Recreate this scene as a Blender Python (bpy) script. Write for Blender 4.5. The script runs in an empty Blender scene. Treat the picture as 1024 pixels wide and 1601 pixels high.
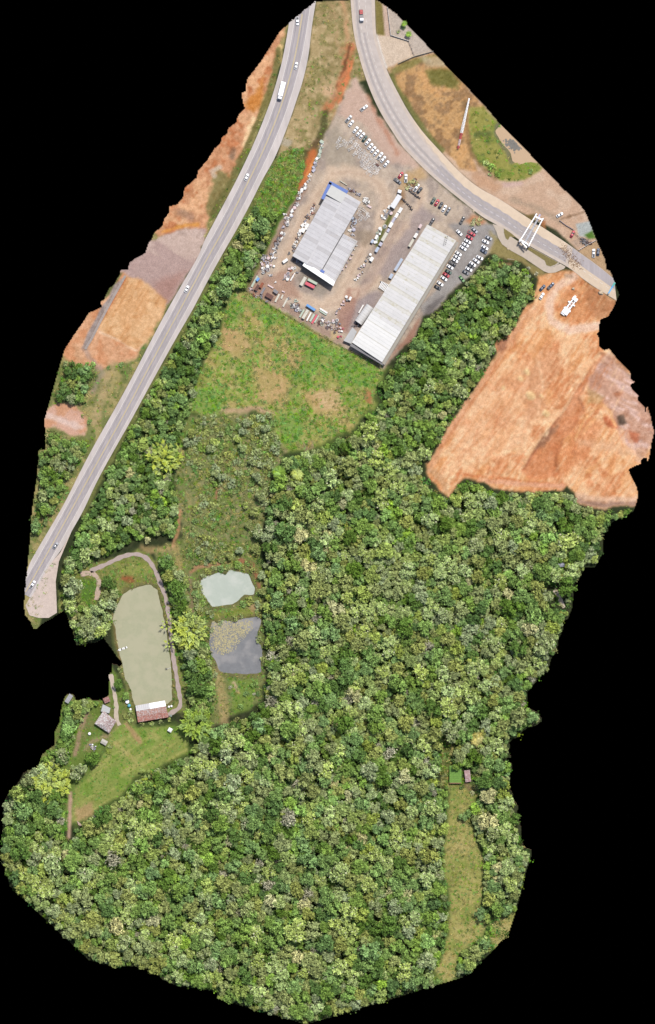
import bpy, math, random
import numpy as np
from mathutils import Vector, Matrix
random.seed(11); rng = np.random.default_rng(7)
sc = bpy.context.scene; COL = sc.collection
S = 0.38                                   # metres per photograph pixel
def W(px, py, z=0.0): return Vector(((px-512)*S, (800.5-py)*S, z))
# ------------------------------------------------------------------ camera, world, sun, exposure
H = 3000.0
cd = bpy.data.cameras.new('camera'); cam = bpy.data.objects.new('camera', cd); COL.objects.link(cam)
cam.location = (0, 0, H); cd.sensor_fit = 'VERTICAL'; cd.sensor_height = 24
cd.lens = 24*H/(1601*S); cd.clip_start = 10; cd.clip_end = 9000
sc.camera = cam
SUN_EL, SUN_AZ = math.radians(64), math.radians(28)     # azimuth clockwise from the top of the picture
w = bpy.data.worlds.new('World'); sc.world = w; w.use_nodes = True
nt = w.node_tree; nt.nodes.clear()
sky = nt.nodes.new('ShaderNodeTexSky'); sky.sky_type = 'NISHITA'; sky.sun_disc = False
sky.sun_elevation = SUN_EL; sky.sun_rotation = SUN_AZ; sky.air_density = 1.0; sky.dust_density = 2.0; sky.ozone_density = 1.0
bg = nt.nodes.new('ShaderNodeBackground'); bg.inputs[1].default_value = 0.115
wo = nt.nodes.new('ShaderNodeOutputWorld')
nt.links.new(sky.outputs[0], bg.inputs[0]); nt.links.new(bg.outputs[0], wo.inputs[0])
ld = bpy.data.lights.new('sun', 'SUN'); ld.energy = 4.1; ld.angle = math.radians(4); ld.color = (1.0, 0.95, 0.88)
sun = bpy.data.objects.new('sun', ld); COL.objects.link(sun)
sd_ = Vector((math.sin(SUN_AZ)*math.cos(SUN_EL), math.cos(SUN_AZ)*math.cos(SUN_EL), math.sin(SUN_EL)))
sun.rotation_euler = sd_.to_track_quat('Z', 'Y').to_euler(); sun.location = (0, 0, 400)
vs = sc.view_settings; vs.view_transform = 'Standard'; vs.look = 'None'; vs.gamma = 1; vs.use_curve_mapping = False
vs.exposure = 1.06
K = 3.15                                    # how much brighter than its base colour a flat sunlit surface shows

# ------------------------------------------------------------------ helpers
def lin(c):
    c = np.asarray(c, float)/255.0
    return np.where(c <= 0.04045, c/12.92, ((c+0.055)/1.055)**2.4)
def alb(c, k=None):
    v = lin(c)/(K if k is None else k*K/2.0); return (float(v[0]), float(v[1]), float(v[2]), 1.0)
def tag(o, label=None, cat=None, group=None, kind=None):
    if label: o['label'] = label
    if cat: o['category'] = cat
    if group: o['group'] = group
    if kind: o['kind'] = kind
    return o
def empty(name, loc=(0,0,0), rz=0.0, label=None, cat=None, group=None):
    o = bpy.data.objects.new(name, None); COL.objects.link(o); o.location = loc; o.rotation_euler = (0,0,rz)
    o.empty_display_size = 0.5
    return tag(o, label, cat, group)
class MB:
    def __init__(s): s.v = []; s.f = []; s.m = []
    def add(s, vs_, fs, m=0):
        b = len(s.v); s.v += [tuple(x) for x in vs_]
        for f in fs: s.f.append([b+i for i in f]); s.m.append(m)
        return s
    def box(s, c, d, rz=0.0, m=0, top=1.0, ry=0.0, rx=0.0):
        R = Matrix.Rotation(rz,3,'Z') @ Matrix.Rotation(ry,3,'Y') @ Matrix.Rotation(rx,3,'X'); c = Vector(c)
        P = []
        for z in (-.5,.5):
            t = top if z > 0 else 1.0
            for x,y in ((-.5,-.5),(.5,-.5),(.5,.5),(-.5,.5)):
                P.append(c + R @ Vector((x*d[0]*t, y*d[1]*t, z*d[2])))
        return s.add(P, [(3,2,1,0),(4,5,6,7),(0,1,5,4),(1,2,6,5),(2,3,7,6),(3,0,4,7)], m)
    def cyl(s, a, b, r, n=8, m=0, r2=None, caps=True):
        a = Vector(a); b = Vector(b); d = (b-a).normalized(); r2 = r if r2 is None else r2
        u = d.orthogonal().normalized(); v = d.cross(u)
        P = [a + (u*math.cos(t)+v*math.sin(t))*r for t in [2*math.pi*i/n for i in range(n)]]
        P += [b + (u*math.cos(t)+v*math.sin(t))*r2 for t in [2*math.pi*i/n for i in range(n)]]
        F = [(i,(i+1)%n,n+(i+1)%n,n+i) for i in range(n)]
        if caps: F += [tuple(range(n-1,-1,-1)), tuple(range(n,2*n))]
        return s.add(P, F, m)
    def prism(s, poly, z0, z1, m=0, zt=None):
        n = len(poly)
        ar = sum(poly[i][0]*poly[(i+1)%n][1]-poly[(i+1)%n][0]*poly[i][1] for i in range(n))
        if ar < 0: poly = poly[::-1]
        P = [(x,y,z0) for x,y in poly]+[(x,y,(z1 if zt is None else zt(x,y))) for x,y in poly]
        return s.add(P, [tuple(range(n-1,-1,-1)), tuple(range(n,2*n))]+[(i,(i+1)%n,n+(i+1)%n,n+i) for i in range(n)], m)
    def mesh(s, name, mats, smooth=False):
        me = bpy.data.meshes.new(name); me.from_pydata([tuple(v) for v in s.v], [], s.f)
        for m in (mats if isinstance(mats, (list,tuple)) else [mats]): me.materials.append(m)
        if any(s.m): me.polygons.foreach_set('material_index', s.m)
        if smooth: me.polygons.foreach_set('use_smooth', [True]*len(s.f))
        me.update(); return me
    def build(s, name, mats, parent=None, smooth=False, loc=None, rz=0):
        return obj(name, s.mesh(name, mats, smooth), parent, loc, rz)
def obj(name, me, parent=None, loc=None, rz=0, kind=None):
    o = bpy.data.objects.new(name, me); COL.objects.link(o)
    if parent: o.parent = parent
    if loc is not None: o.location = loc
    if rz: o.rotation_euler = (0,0,rz)
    if kind: o['kind'] = kind
    return o
def copy_tree(o, parent=None, kids=None):
    c = o.copy(); COL.objects.link(c)
    if parent: c.parent = parent
    for ch in list(o.children): copy_tree(ch, c)
    return c
ORD = ['first','second','third','fourth','fifth','sixth','seventh','eighth','ninth','tenth','eleventh','twelfth',
       'thirteenth','fourteenth','fifteenth','sixteenth','seventeenth','eighteenth','nineteenth','twentieth',
       'twenty-first','twenty-second','twenty-third','twenty-fourth','twenty-fifth','twenty-sixth','twenty-seventh','twenty-eighth','twenty-ninth','thirtieth']

# ------------------------------------------------------------------ materials
MATS = {}
def mat(name, c, rough=.7, var=.25, scale=1.0, metal=0.0, bump=0.0, k=None, spec=.4, detail=4, stretch=None, var2=None):
    if name in MATS: return MATS[name]
    m = bpy.data.materials.new(name); m.use_nodes = True; t = m.node_tree; b = t.nodes['Principled BSDF']
    b.inputs['Roughness'].default_value = rough; b.inputs['Metallic'].default_value = metal
    b.inputs['Specular IOR Level'].default_value = spec
    geo = t.nodes.new('ShaderNodeNewGeometry'); mp = t.nodes.new('ShaderNodeMapping')
    t.links.new(geo.outputs['Position'], mp.inputs[0])
    if stretch: mp.inputs['Scale'].default_value = stretch[:3]; mp.inputs['Rotation'].default_value = (0,0,stretch[3])
    n = t.nodes.new('ShaderNodeTexNoise'); n.inputs['Scale'].default_value = scale; n.inputs['Detail'].default_value = detail; n.inputs['Roughness'].default_value = .65
    t.links.new(mp.outputs[0], n.inputs['Vector'])
    col = alb(c, k)
    mr = t.nodes.new('ShaderNodeMapRange'); mr.inputs['From Min'].default_value = .25; mr.inputs['From Max'].default_value = .75
    mr.inputs['To Min'].default_value = 1-var; mr.inputs['To Max'].default_value = 1+var
    t.links.new(n.outputs['Fac'], mr.inputs['Value'])
    oi = t.nodes.new('ShaderNodeObjectInfo'); mr2 = t.nodes.new('ShaderNodeMapRange')
    mr2.inputs['To Min'].default_value = 1-var*.4; mr2.inputs['To Max'].default_value = 1+var*.4
    t.links.new(oi.outputs['Random'], mr2.inputs['Value'])
    mu = t.nodes.new('ShaderNodeMath'); mu.operation = 'MULTIPLY'
    t.links.new(mr.outputs[0], mu.inputs[0]); t.links.new(mr2.outputs[0], mu.inputs[1])
    vm = t.nodes.new('ShaderNodeVectorMath'); vm.operation = 'SCALE'; vm.inputs[0].default_value = col[:3]
    t.links.new(mu.outputs[0], vm.inputs['Scale']); src = vm.outputs[0]
    if var2:                                # second colour in patches (rust, stains, lichen)
        n2 = t.nodes.new('ShaderNodeTexNoise'); n2.inputs['Scale'].default_value = var2[1]; n2.inputs['Detail'].default_value = 5
        t.links.new(mp.outputs[0], n2.inputs['Vector'])
        r = t.nodes.new('ShaderNodeMapRange'); r.inputs['From Min'].default_value = var2[2]; r.inputs['From Max'].default_value = var2[2]+.12
        t.links.new(n2.outputs['Fac'], r.inputs['Value'])
        mx = t.nodes.new('ShaderNodeMix'); mx.data_type = 'RGBA'; mx.inputs['B'].default_value = alb(var2[0])
        t.links.new(r.outputs[0], mx.inputs['Factor']); t.links.new(src, mx.inputs['A']); src = mx.outputs['Result']
    t.links.new(src, b.inputs['Base Color'])
    if bump:
        bp = t.nodes.new('ShaderNodeBump'); bp.inputs['Strength'].default_value = 1; bp.inputs['Distance'].default_value = bump
        t.links.new(n.outputs['Fac'], bp.inputs['Height']); t.links.new(bp.outputs[0], b.inputs['Normal'])
    MATS[name] = m; return m
def leafmat(name, c, k=1.0, spread=.5, hue=.03, blotch=None):
    if name in MATS: return MATS[name]
    m = bpy.data.materials.new(name); m.use_nodes = True; t = m.node_tree; t.nodes.clear(); L = t.links
    geo = t.nodes.new('ShaderNodeNewGeometry'); oi = t.nodes.new('ShaderNodeObjectInfo')
    out = t.nodes.new('ShaderNodeOutputMaterial')
    nz = t.nodes.new('ShaderNodeTexNoise'); nz.inputs['Scale'].default_value = .55; nz.inputs['Detail'].default_value = 2
    L.new(geo.outputs['Position'], nz.inputs['Vector'])
    def rng_(src, a, b_, f0=0, f1=1):
        r = t.nodes.new('ShaderNodeMapRange'); r.inputs['From Min'].default_value = f0; r.inputs['From Max'].default_value = f1
        r.inputs['To Min'].default_value = a; r.inputs['To Max'].default_value = b_; L.new(src, r.inputs['Value']); return r.outputs[0]
    a = rng_(geo.outputs['Random Per Island'], 1-spread, 1+spread)
    b_ = rng_(oi.outputs['Random'], .86, 1.14); ta = t.nodes.new('ShaderNodeAttribute'); ta.attribute_name = 'tint'; e_ = rng_(ta.outputs['Fac'], .55, 1.45)
    c_ = rng_(nz.outputs['Fac'], .75, 1.25, .3, .7)
    m1 = t.nodes.new('ShaderNodeMath'); m1.operation = 'MULTIPLY'; L.new(a, m1.inputs[0]); L.new(b_, m1.inputs[1])
    m3 = t.nodes.new('ShaderNodeMath'); m3.operation = 'MULTIPLY'; L.new(m1.outputs[0], m3.inputs[0]); L.new(c_, m3.inputs[1]); m2 = t.nodes.new('ShaderNodeMath'); m2.operation = 'MULTIPLY'; L.new(m3.outputs[0], m2.inputs[0]); L.new(e_, m2.inputs[1])
    hs = t.nodes.new('ShaderNodeHueSaturation'); v = lin(c)/k; hs.inputs['Color'].default_value = (float(v[0]),float(v[1]),float(v[2]),1)
    frac = t.nodes.new('ShaderNodeMath'); frac.operation = 'FRACT'
    mm = t.nodes.new('ShaderNodeMath'); mm.operation = 'MULTIPLY'; mm.inputs[1].default_value = 17.3; L.new(oi.outputs['Random'], mm.inputs[0]); L.new(mm.outputs[0], frac.inputs[0])
    L.new(rng_(frac.outputs[0], .5-hue, .5+hue), hs.inputs['Hue']); L.new(rng_(frac.outputs[0], 1.12, .86), hs.inputs['Saturation']); L.new(m2.outputs[0], hs.inputs['Value'])
    src = hs.outputs[0]
    if blotch:
        gt = t.nodes.new('ShaderNodeMath'); gt.operation = 'GREATER_THAN'; gt.inputs[1].default_value = blotch[1]
        L.new(geo.outputs['Random Per Island'], gt.inputs[0])
        mx = t.nodes.new('ShaderNodeMix'); mx.data_type = 'RGBA'; v = lin(blotch[0])/k; mx.inputs['B'].default_value = (float(v[0]),float(v[1]),float(v[2]),1)
        L.new(gt.outputs[0], mx.inputs['Factor']); L.new(src, mx.inputs['A']); src = mx.outputs['Result']
    d = t.nodes.new('ShaderNodeBsdfDiffuse'); tr = t.nodes.new('ShaderNodeBsdfTranslucent'); mix = t.nodes.new('ShaderNodeMixShader'); mix.inputs[0].default_value = .3
    L.new(src, d.inputs[0]); L.new(src, tr.inputs[0]); L.new(d.outputs[0], mix.inputs[1]); L.new(tr.outputs[0], mix.inputs[2])
    L.new(mix.outputs[0], out.inputs[0]); MATS[name] = m; return m

# ------------------------------------------------------------------ traced outlines (photograph pixels)
OUT = [(494,2),(528,1),(546,0),(588,0),(598,6),(620,22),(639,42),(657,60),(688,93),(719,125),(758,166),(783,196),(824,237),(848,262),(879,294),(905,319),(914,330),(921,346),(932,375),(946,406),(948,421),(954,424),(962,445),(968,461),(963,471),(959,480),(951,494),(939,499),(937,506),(937,518),(933,522),(936,529),(937,542),(945,548),(952,545),(968,565),(980,576),(986,584),(986,592),(992,597),(986,600),(987,607),(998,619),(997,625),(1008,636),(1009,646),(1012,635),(1017,650),(1021,669),(1023,674),(1019,690),(1016,709),(1013,720),(1011,715),(1003,717),(1002,725),(992,728),(982,734),(986,743),(995,762),(998,772),(996,782),(993,791),(990,799),(974,809),(961,814),(952,819),(950,830),(941,834),(943,842),(942,865),(930,886),(915,886),(904,906),(899,911),(896,927),(895,948),(888,967),(881,971),(881,981),(872,1002),(871,1017),(861,1030),(859,1040),(856,1051),(848,1053),(835,1069),(824,1083),(823,1106),(838,1113),(847,1123),(846,1128),(836,1135),(828,1136),(816,1143),(812,1152),(802,1154),(796,1161),(797,1168),(795,1175),(799,1184),(791,1185),(793,1192),(800,1194),(800,1204),(797,1208),(797,1224),(795,1232),(801,1240),(802,1250),(810,1262),(808,1272),(814,1292),(815,1314),(819,1325),(831,1329),(830,1340),(822,1364),(817,1385),(813,1400),(804,1432),(795,1459),(765,1491),(742,1512),(723,1528),(679,1541),(640,1553),(591,1568),(526,1588),(477,1601),(433,1588),(399,1579),(340,1560),(340,1552),(317,1546),(279,1542),(255,1532),(238,1516),(211,1511),(161,1508),(138,1500),(107,1471),(75,1441),(42,1410),(16,1386),(9,1362),(1,1340),(2,1320),(5,1290),(7,1255),(12,1244),(27,1227),(37,1209),(60,1199),(66,1180),(80,1169),(85,1165),(85,1147),(93,1130),(97,1104),(102,1089),(107,1085),(116,1087),(117,1096),(140,1092),(144,1096),(160,1095),(170,1087),(172,1053),(175,1051),(175,1038),(182,1040),(186,1043),(192,1037),(182,1025),(174,1013),(162,997),(151,1004),(135,1006),(126,1009),(120,1009),(116,995),(113,982),(108,970),(101,954),(89,960),(82,966),(63,976),(58,983),(53,983),(48,972),(39,960),(38,944),(41,909),(44,878),(48,835),(50,800),(58,745),(61,704),(71,703),(72,675),(69,659),(75,638),(87,595),(101,547),(117,522),(130,504),(139,489),(147,486),(160,480),(157,472),(163,468),(171,450),(178,446),(188,428),(189,422),(200,421),(203,411),(210,405),(227,396),(232,381),(238,373),(241,364),(255,353),(257,342),(264,334),(265,323),(277,320),(286,310),(289,294),(308,278),(310,267),(324,251),(336,232),(345,224),(347,215),(356,209),(357,201),(370,191),(372,182),(383,169),(380,160),(378,145),(385,143),(386,125),(407,98),(421,76),(438,49),(454,35),(473,19)]
HL = [(455,5),(452,37),(444,82),(438,109),(424,156),(417,174),(406,203),(388,244),(365,291),(336,345),(317,381),(312,398),(287,440),(254,498),(225,554),(204,595),(177,644),(151,689),(128,732),(107,775),(94,799),(69,841),(45,882),(42,894),(38,944)]   # highway, left edge
HR = [(497,-20),(494,2),(487,43),(483,86),(473,129),(465,152),(454,186),(430,248),(412,277),(392,318),(369,361),(349,395),(322,444),(301,485),(279,522),(254,567),(226,618),(204,659),(177,706),(149,757),(130,800),(112,830),(94,864),(69,892),(50,927),(39,948)]
HC = [(478,-14),(470+6,-2),(470,39),(462,86),(452,125),(446,145),(436,176),(416,226),(387,287),(352,355),(326,400),(294,461),(240,560),(194,648),(147,732),(110,800),(83,849),(53,902),(38,929)]                                                # yellow line
SL = [(548,-2),(551,39),(556,68),(567,109),(582,150),(598,182),(612,203),(627,227),(645,246),(669,270),(697,294),(736,325),(755,340),(780,353),(811,375),(845,394),(878,412),(895,422),(917,441),(964,470)]     # side road lower edge
SR = [(586,-2),(587,39),(588,55),(594,78),(604,109),(622,145),(639,176),(661,207),(685,233),(719,270),(748,294),(780,310),(815,334),(854,359),(889,382),(905,394),(936,416),(960,436)]                             # side road upper edge
P1 = [(192,929),(205,921),(229,914),(236,914),(246,922),(255,955),(261,986),(267,1031),(269,1064),(270,1094),(262,1101),(212,1106),(205,1090),(205,1081),(195,1061),(191,1036),(186,1025),(184,1007),(180,986),(176,968),(177,956),(186,941)]
P2 = [(314,907),(322,901),(333,898),(341,895),(353,898),(359,891),(367,893),(376,894),(390,898),(394,910),(399,920),(397,931),(382,930),(374,939),(365,945),(347,948),(331,950),(324,939),(316,927),(312,918)]
P3 = [(331,970),(339,974),(351,970),(363,972),(378,967),(404,964),(409,970),(406,982),(402,990),(405,1004),(411,1017),(410,1025),(408,1037),(409,1051),(402,1054),(386,1055),(365,1053),(347,1052),(341,1045),(337,1033),(330,1023),(327,1006),(328,986)]
P4 = [(783,194),(775,204),(780,217),(791,230),(799,240),(801,251),(812,257),(830,253),(842,256),(850,262),(820,230)]          # muddy pool, top right
MEADOW = [(395,458),(365,459),(349,490),(345,526),(324,557),(308,600),(299,625),(297,641),(320,650),(351,649),(390,640),(426,649),(431,682),(449,707),(459,706),(494,700),(517,686),(546,674),(562,651),(583,637),(587,608),(602,575),(596,566),(535,540),(440,484)]
YARD = [(388,453),(415,400),(437,350),(462,310),(478,285),(490,262),(497,240),(503,222),(512,205),(524,180),(538,148),(551,128),(557,121),(570,150),(590,180),(612,206),(630,232),(648,252),(670,274),(698,297),(737,328),(756,343),(770,352),(778,370),(768,392),(755,405),(735,430),(722,440),(700,462),(681,484),(662,494),(650,525),(630,540),(600,578),(590,574),(535,541),(440,486)]
DIRT = [(842,432),(858,427),(885,421),(900,426),(918,443),(966,472),(980,500),(1060,560),(1060,800),(994,790),(961,791),(945,797),(927,793),(902,787),(900,772),(886,758),(877,766),(824,768),(771,765),(759,754),(728,747),(716,757),(703,776),(689,768),(666,744),(666,725),(679,711),(705,660),(732,623),(747,602),(761,576),(777,553),(773,541),(779,531),(794,525),(810,502),(822,477),(835,471),(837,455)]
CLEAR = [(702,1224),(741,1226),(748,1240),(740,1255),(730,1262),(722,1275),(730,1284),(738,1290),(745,1316),(753,1335),(755,1375),(753,1409),(757,1444),(756,1460),(735,1476),(717,1496),(712,1530),(690,1533),(682,1516),(692,1495),(700,1467),(704,1418),(700,1390),(697,1365),(695,1326),(700,1287),(700,1259)]
PATCH = [(768,1440),(788,1430),(810,1424),(800,1472),(775,1482),(764,1468)]
LAWN = [(112,1283),(116,1240),(125,1228),(143,1205),(165,1178),(172,1150),(188,1132),(205,1135),(235,1138),(283,1136),(292,1150),(293,1178),(262,1190),(240,1203),(212,1212),(190,1243),(160,1260),(140,1275),(120,1288)]
ORCH = [(285,650),(351,649),(426,649),(431,682),(445,705),(430,740),(415,790),(408,850),(405,885),(350,885),(290,880),(285,840),(278,790),(272,740),(278,690)]
GAP = [(696,1150),(712,1165),(705,1200),(724,1204),(724,1228),(690,1228),(688,1200)]

# ------------------------------------------------------------------ ground raster: one sheet cut into its surfaces
ST = 1.6
X0, Y0, NX, NY = -1.0, -1.0, int(1028/ST), int(1606/ST)
gx = X0+ST*(np.arange(NX)+.5); gy = Y0+ST*(np.arange(NY)+.5)
PX, PY = np.meshgrid(gx, gy)              # cell centres, photograph pixels
def vnoise(scale, seed, X=None, Y=None, ang=0.0, sx=1.0, sy=1.0):
    X = PX if X is None else X; Y = PY if Y is None else Y
    r = np.random.default_rng(seed); T = r.random((257,257))
    c, s_ = math.cos(ang), math.sin(ang)
    u = (X*c+Y*s_)/(scale*sx); v = (-X*s_+Y*c)/(scale*sy)
    iu = np.floor(u).astype(int); iv = np.floor(v).astype(int); fu = u-iu; fv = v-iv
    fu = fu*fu*(3-2*fu); fv = fv*fv*(3-2*fv)
    g = lambda a, b: T[a % 257, b % 257]
    return (g(iu,iv)*(1-fu)+g(iu+1,iv)*fu)*(1-fv)+(g(iu,iv+1)*(1-fu)+g(iu+1,iv+1)*fu)*fv
def fbm(scale, seed, n=4, **k):
    a = 0; w_ = 0
    for i in range(n):
        a = a+vnoise(scale/2**i, seed+i*13, **k)*.6**i; w_ += .6**i
    return a/w_
def inpoly(poly, X, Y):
    r = np.zeros(np.shape(X), bool); n = len(poly)
    for i in range(n):
        x1,y1 = poly[i]; x2,y2 = poly[(i+1)%n]
        if y1 == y2: continue
        c = ((y1 > Y) != (y2 > Y)) & (X < (x2-x1)*(Y-y1)/(y2-y1)+x1); r ^= c
    return r
def segdist(pts, X, Y, closed):
    d = np.full(np.shape(X), 1e9); n = len(pts)
    for i in range(n if closed else n-1):
        x1,y1 = pts[i]; x2,y2 = pts[(i+1)%n]; dx, dy = x2-x1, y2-y1
        t = np.clip(((X-x1)*dx+(Y-y1)*dy)/(dx*dx+dy*dy+1e-9), 0, 1)
        d = np.minimum(d, (X-x1-t*dx)**2+(Y-y1-t*dy)**2)
    return np.sqrt(d)
HN = None
WX = (fbm(22, 101)-.5); WY = (fbm(22, 202)-.5)
def sdist(poly, warp=0.0, closed=True, pad=30):
    xs = [p[0] for p in poly]; ys = [p[1] for p in poly]
    i0 = max(0,int((min(xs)-pad-X0)/ST)); i1 = min(NX,int((max(xs)+pad-X0)/ST)+1)
    j0 = max(0,int((min(ys)-pad-Y0)/ST)); j1 = min(NY,int((max(ys)+pad-Y0)/ST)+1)
    D = np.full(PX.shape, -99.0)
    if i1 <= i0 or j1 <= j0: return D
    sl = (slice(j0,j1), slice(i0,i1)); X = PX[sl]+WX[sl]*warp; Y = PY[sl]+WY[sl]*warp
    d = segdist(poly, X, Y, closed)
    D[sl] = np.where(inpoly(poly, X, Y), d, -d) if closed else -d
    if warp: D[sl] += (HN[sl]-.5)*min(9,warp*1.3)
    return D
HN = fbm(9, 909, 3)
def sstep(x, a, b): t = np.clip((x-a)/(b-a), 0, 1); return t*t*(3-2*t)
def M(poly, f=3, warp=8): return sstep(sdist(poly, warp), -f, f)
def Ln(pts, wd, f=2, warp=4): return sstep(sdist(pts, warp, False)+wd, -f, f)
INS = sdist(OUT, 0) > -.3
C = np.zeros(PX.shape+(3,)); HT = np.zeros(PX.shape)
def rgb(c): return np.array(c, float)
def paint(m, c, a=1.0): C[:] = C*(1-(m*a)[...,None])+rgb(c)*(m*a)[...,None]
n1 = fbm(40, 1); n2 = fbm(14, 2); n3 = fbm(90, 3); n4 = fbm(5, 4, 3); n5 = fbm(26, 5)
def th(n, a, b): return sstep(n, a, b)
C[:] = rgb((54,64,38)); paint(th(n2,.45,.6), (66,68,46), .6)
for P_ in (LAWN,CLEAR,PATCH,MEADOW,P1,P2,P3): paint(sstep(sdist(P_,7),-11,-2),(96,116,56),.8)
# -- strip by the highway, left bank
verge = Ln(HL, 14, 3, 6); verge2 = Ln(HR, 14, 3, 6)
LB = [(494,2),(400,60),(300,200),(200,300),(30,560),(30,980),(60,990),(100,800),(130,730),(204,595),(254,498),(317,381),(388,244),(424,156),(452,37)]
lb = M(LB, 2, 0)
paint(lb, (122,128,76))
paint(lb*th(n2,.45,.58), (185,165,115), .7)
paint(M([(452,20),(440,60),(432,105),(418,150),(400,195),(380,240),(355,290),(330,330),(316,372),(290,372),(245,372),(230,340),(280,270),(350,170),(360,120)],4,10), (205,150,112))
DTL = M([(452,20),(440,60),(432,105),(418,150),(400,195),(380,240),(355,290),(330,330),(316,372),(245,372),(230,340),(280,270),(350,170),(360,120)],4,10)
paint(DTL*th(n5,.5,.62), (228,180,138), .8); paint(DTL*th(n2,.55,.66), (190,118,76), .75)
paint(Ln([(440,75),(430,115),(412,165),(402,190),(392,215),(380,240)],3.5,2,7), (236,200,140), .9)
paint(Ln([(396,185),(390,205),(381,226)],5,2,5), (240,205,160), .9)
paint(M([(378,165),(398,150),(412,120),(408,165),(395,175)],4,6), (208,138,66), .8)
paint(Ln([(366,235),(362,245)],4,3,5), (120,105,90), .6)
paint(M([(338,265),(360,275),(370,290),(345,320),(330,345),(326,325),(330,290)],4,8), (130,125,78), .85)
paint(Ln([(345,262),(330,270),(335,276)],3,3,5), (215,195,175), .8)
paint(Ln([(280,330),(298,338)],6,4,6), (140,115,100), .5)
paint(Ln([(255,362),(290,352),(310,350)],2.5,2,4), (228,160,80), .8)
# bank grass right beside the carriageway
paint(Ln([(436,80),(430,112),(416,158),(398,200),(380,242),(357,290),(333,335)],4.5,2,5), (112,108,62), .85)
GP = [(322,357),(317,381),(312,398),(287,440),(262,480),(240,466),(215,440),(192,432),(185,420),(215,385),(255,368),(290,356)]
gp = M(GP,2.5,5); paint(gp, (184,158,150)); paint(gp*th(fbm(60,31,ang=.5,sx=3,sy=.5),.48,.6), (205,182,168), .8)
paint(gp*M([(240,440),(290,425),(262,480),(240,466)],8,8), (172,132,120), .7)
PAD = [(198,432),(225,440),(250,460),(262,470),(257,485),(230,535),(215,548),(200,542),(150,515),(178,470)]
pad = M(PAD,4,7); D2 = M([(192,425),(262,470),(258,485),(222,545),(210,562),(190,568),(160,575),(125,570),(100,560),(95,540),(130,500),(170,450)],3,6)
paint(D2, (216,166,128)); paint(D2*th(n5,.5,.62), (206,140,98), .6)
paint(pad, (218,170,122)); paint(pad*th(vnoise(3,33,ang=2.09,sx=14,sy=1),.5,.75), (198,142,92), .6); paint(pad*th(n2,.5,.62),(234,196,152),.5)
paint(Ln([(150,517),(180,530),(205,545),(214,549),(224,538)],1.2,1.2,3), (236,205,175), .8)
paint(Ln([(196,436),(150,514)],1.4,1,0), (190,110,70), .7)
paint(Ln([(115,540),(125,560)],4,3,5), (205,165,130), .5)
paint(M([(176,430),(192,426),(170,462),(160,470)],2,0),(95,105,60),.9)
CH = [(195,432),(172,472),(155,503),(143,530),(134,543),(128,545),(137,520),(150,498),(158,480),(170,466),(178,446)]
paint(M(CH,1.2,0),(162,148,142))
QY = [(70,640),(95,630),(120,633),(130,645),(137,660),(133,680),(115,682),(85,668),(68,668)]
qy = M(QY,2.5,6); paint(qy,(214,172,150)); paint(qy*th(n2,.48,.55),(205,150,112),.7); paint(Ln([(72,650),(95,658),(125,668)],5,3,5),(228,206,196),.7)
paint(Ln([(130,545),(150,570),(160,585),(145,612)],4,3,6),(170,150,140),.6)
paint(Ln([(175,570),(165,600),(155,630),(150,660)],6,6,8),(196,168,130),.6)
# -- median between the two roads
MD = [(494,2),(548,0),(552,45),(560,80),(572,125),(552,130),(536,150),(524,180),(505,215),(495,240),(470,232),(432,250),(454,186),(473,129),(483,86),(487,43)]
md = M(MD,2,2); paint(md,(160,142,100)); paint(md*th(n5,.48,.6),(186,164,122),.8); paint(md*th(n2,.52,.62),(134,128,78),.6); paint(md*th(n4,.58,.68),(206,182,142),.5)
paint(md*Ln([(535,0),(540,30),(546,80)],3,3,6),(205,160,120),.75); paint(md*Ln([(520,10),(528,60),(534,100)],2,2,6),(190,158,120),.6)
paint(Ln([(546,75),(541,110),(528,145),(512,172)],7,4,14)*(.5+.5*th(n4,.4,.6)),(198,122,82),.9); paint(Ln([(550,95),(540,130),(530,160)],3,2,6),(222,134,88),.8)
paint(Ln([(548,62),(538,105),(520,150)],1.5,1,5),(110,72,48),.7)
paint(Ln([(528,180),(523,200),(512,220)],6,4,6),(208,150,100),.8)
paint(M([(505,138),(522,128),(528,140),(518,152),(508,150)],4,8),(214,178,142),.8)
paint(Ln([(508,180),(505,205),(500,215)],6,3,6),(84,84,50),.85)
paint(M([(440,216),(457,220),(452,232),(440,226)],3,5),(180,170,150),.8)
paint(M([(440,245),(472,235),(480,240),(498,225),(498,245),(490,262),(478,285),(466,300),(462,290)],4,6),(128,112,66),.8)
paint(Ln([(497,222),(488,232)],6,3,4),(90,72,50),.7)
paint(Ln([(488,240),(482,262),(474,282),(468,290)],8,3,7),(204,118,70),.9); paint(Ln([(492,248),(486,262),(478,275)],2,2,4),(236,160,90),.8)
# -- woodland belts
BELT = [(440,238),(472,234),(478,262),(462,300),(437,345),(412,395),(388,448),(365,459),(349,490),(345,526),(324,557),(308,600),(297,641),(285,680),(272,740),(280,790),(282,840),(230,840),(200,850),(150,878),(120,900),(100,945),(93,900),(120,830),(150,772),(204,665),(254,572),(301,490),(349,400),(392,322),(412,285)]
bt = M(BELT,3,6); paint(bt,(72,86,46)); paint(bt*M([(440,238),(472,234),(478,262),(462,300),(440,330),(400,330),(395,315)],4,4),(156,156,86),.95)
paint(Ln([(462,305),(437,352),(412,402),(390,452)],5,3,4),(92,124,46),.9); paint(Ln([(468,302),(443,350),(417,402),(391,450)],1.6,1.2,1),(158,112,84),.8)
paint(Ln([(432,252),(412,283),(392,324),(369,367),(349,401),(322,450),(301,491),(279,528),(254,573),(226,624),(204,665),(177,712),(149,763),(130,806)],4,3,4),(128,132,76),.85)
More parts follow.
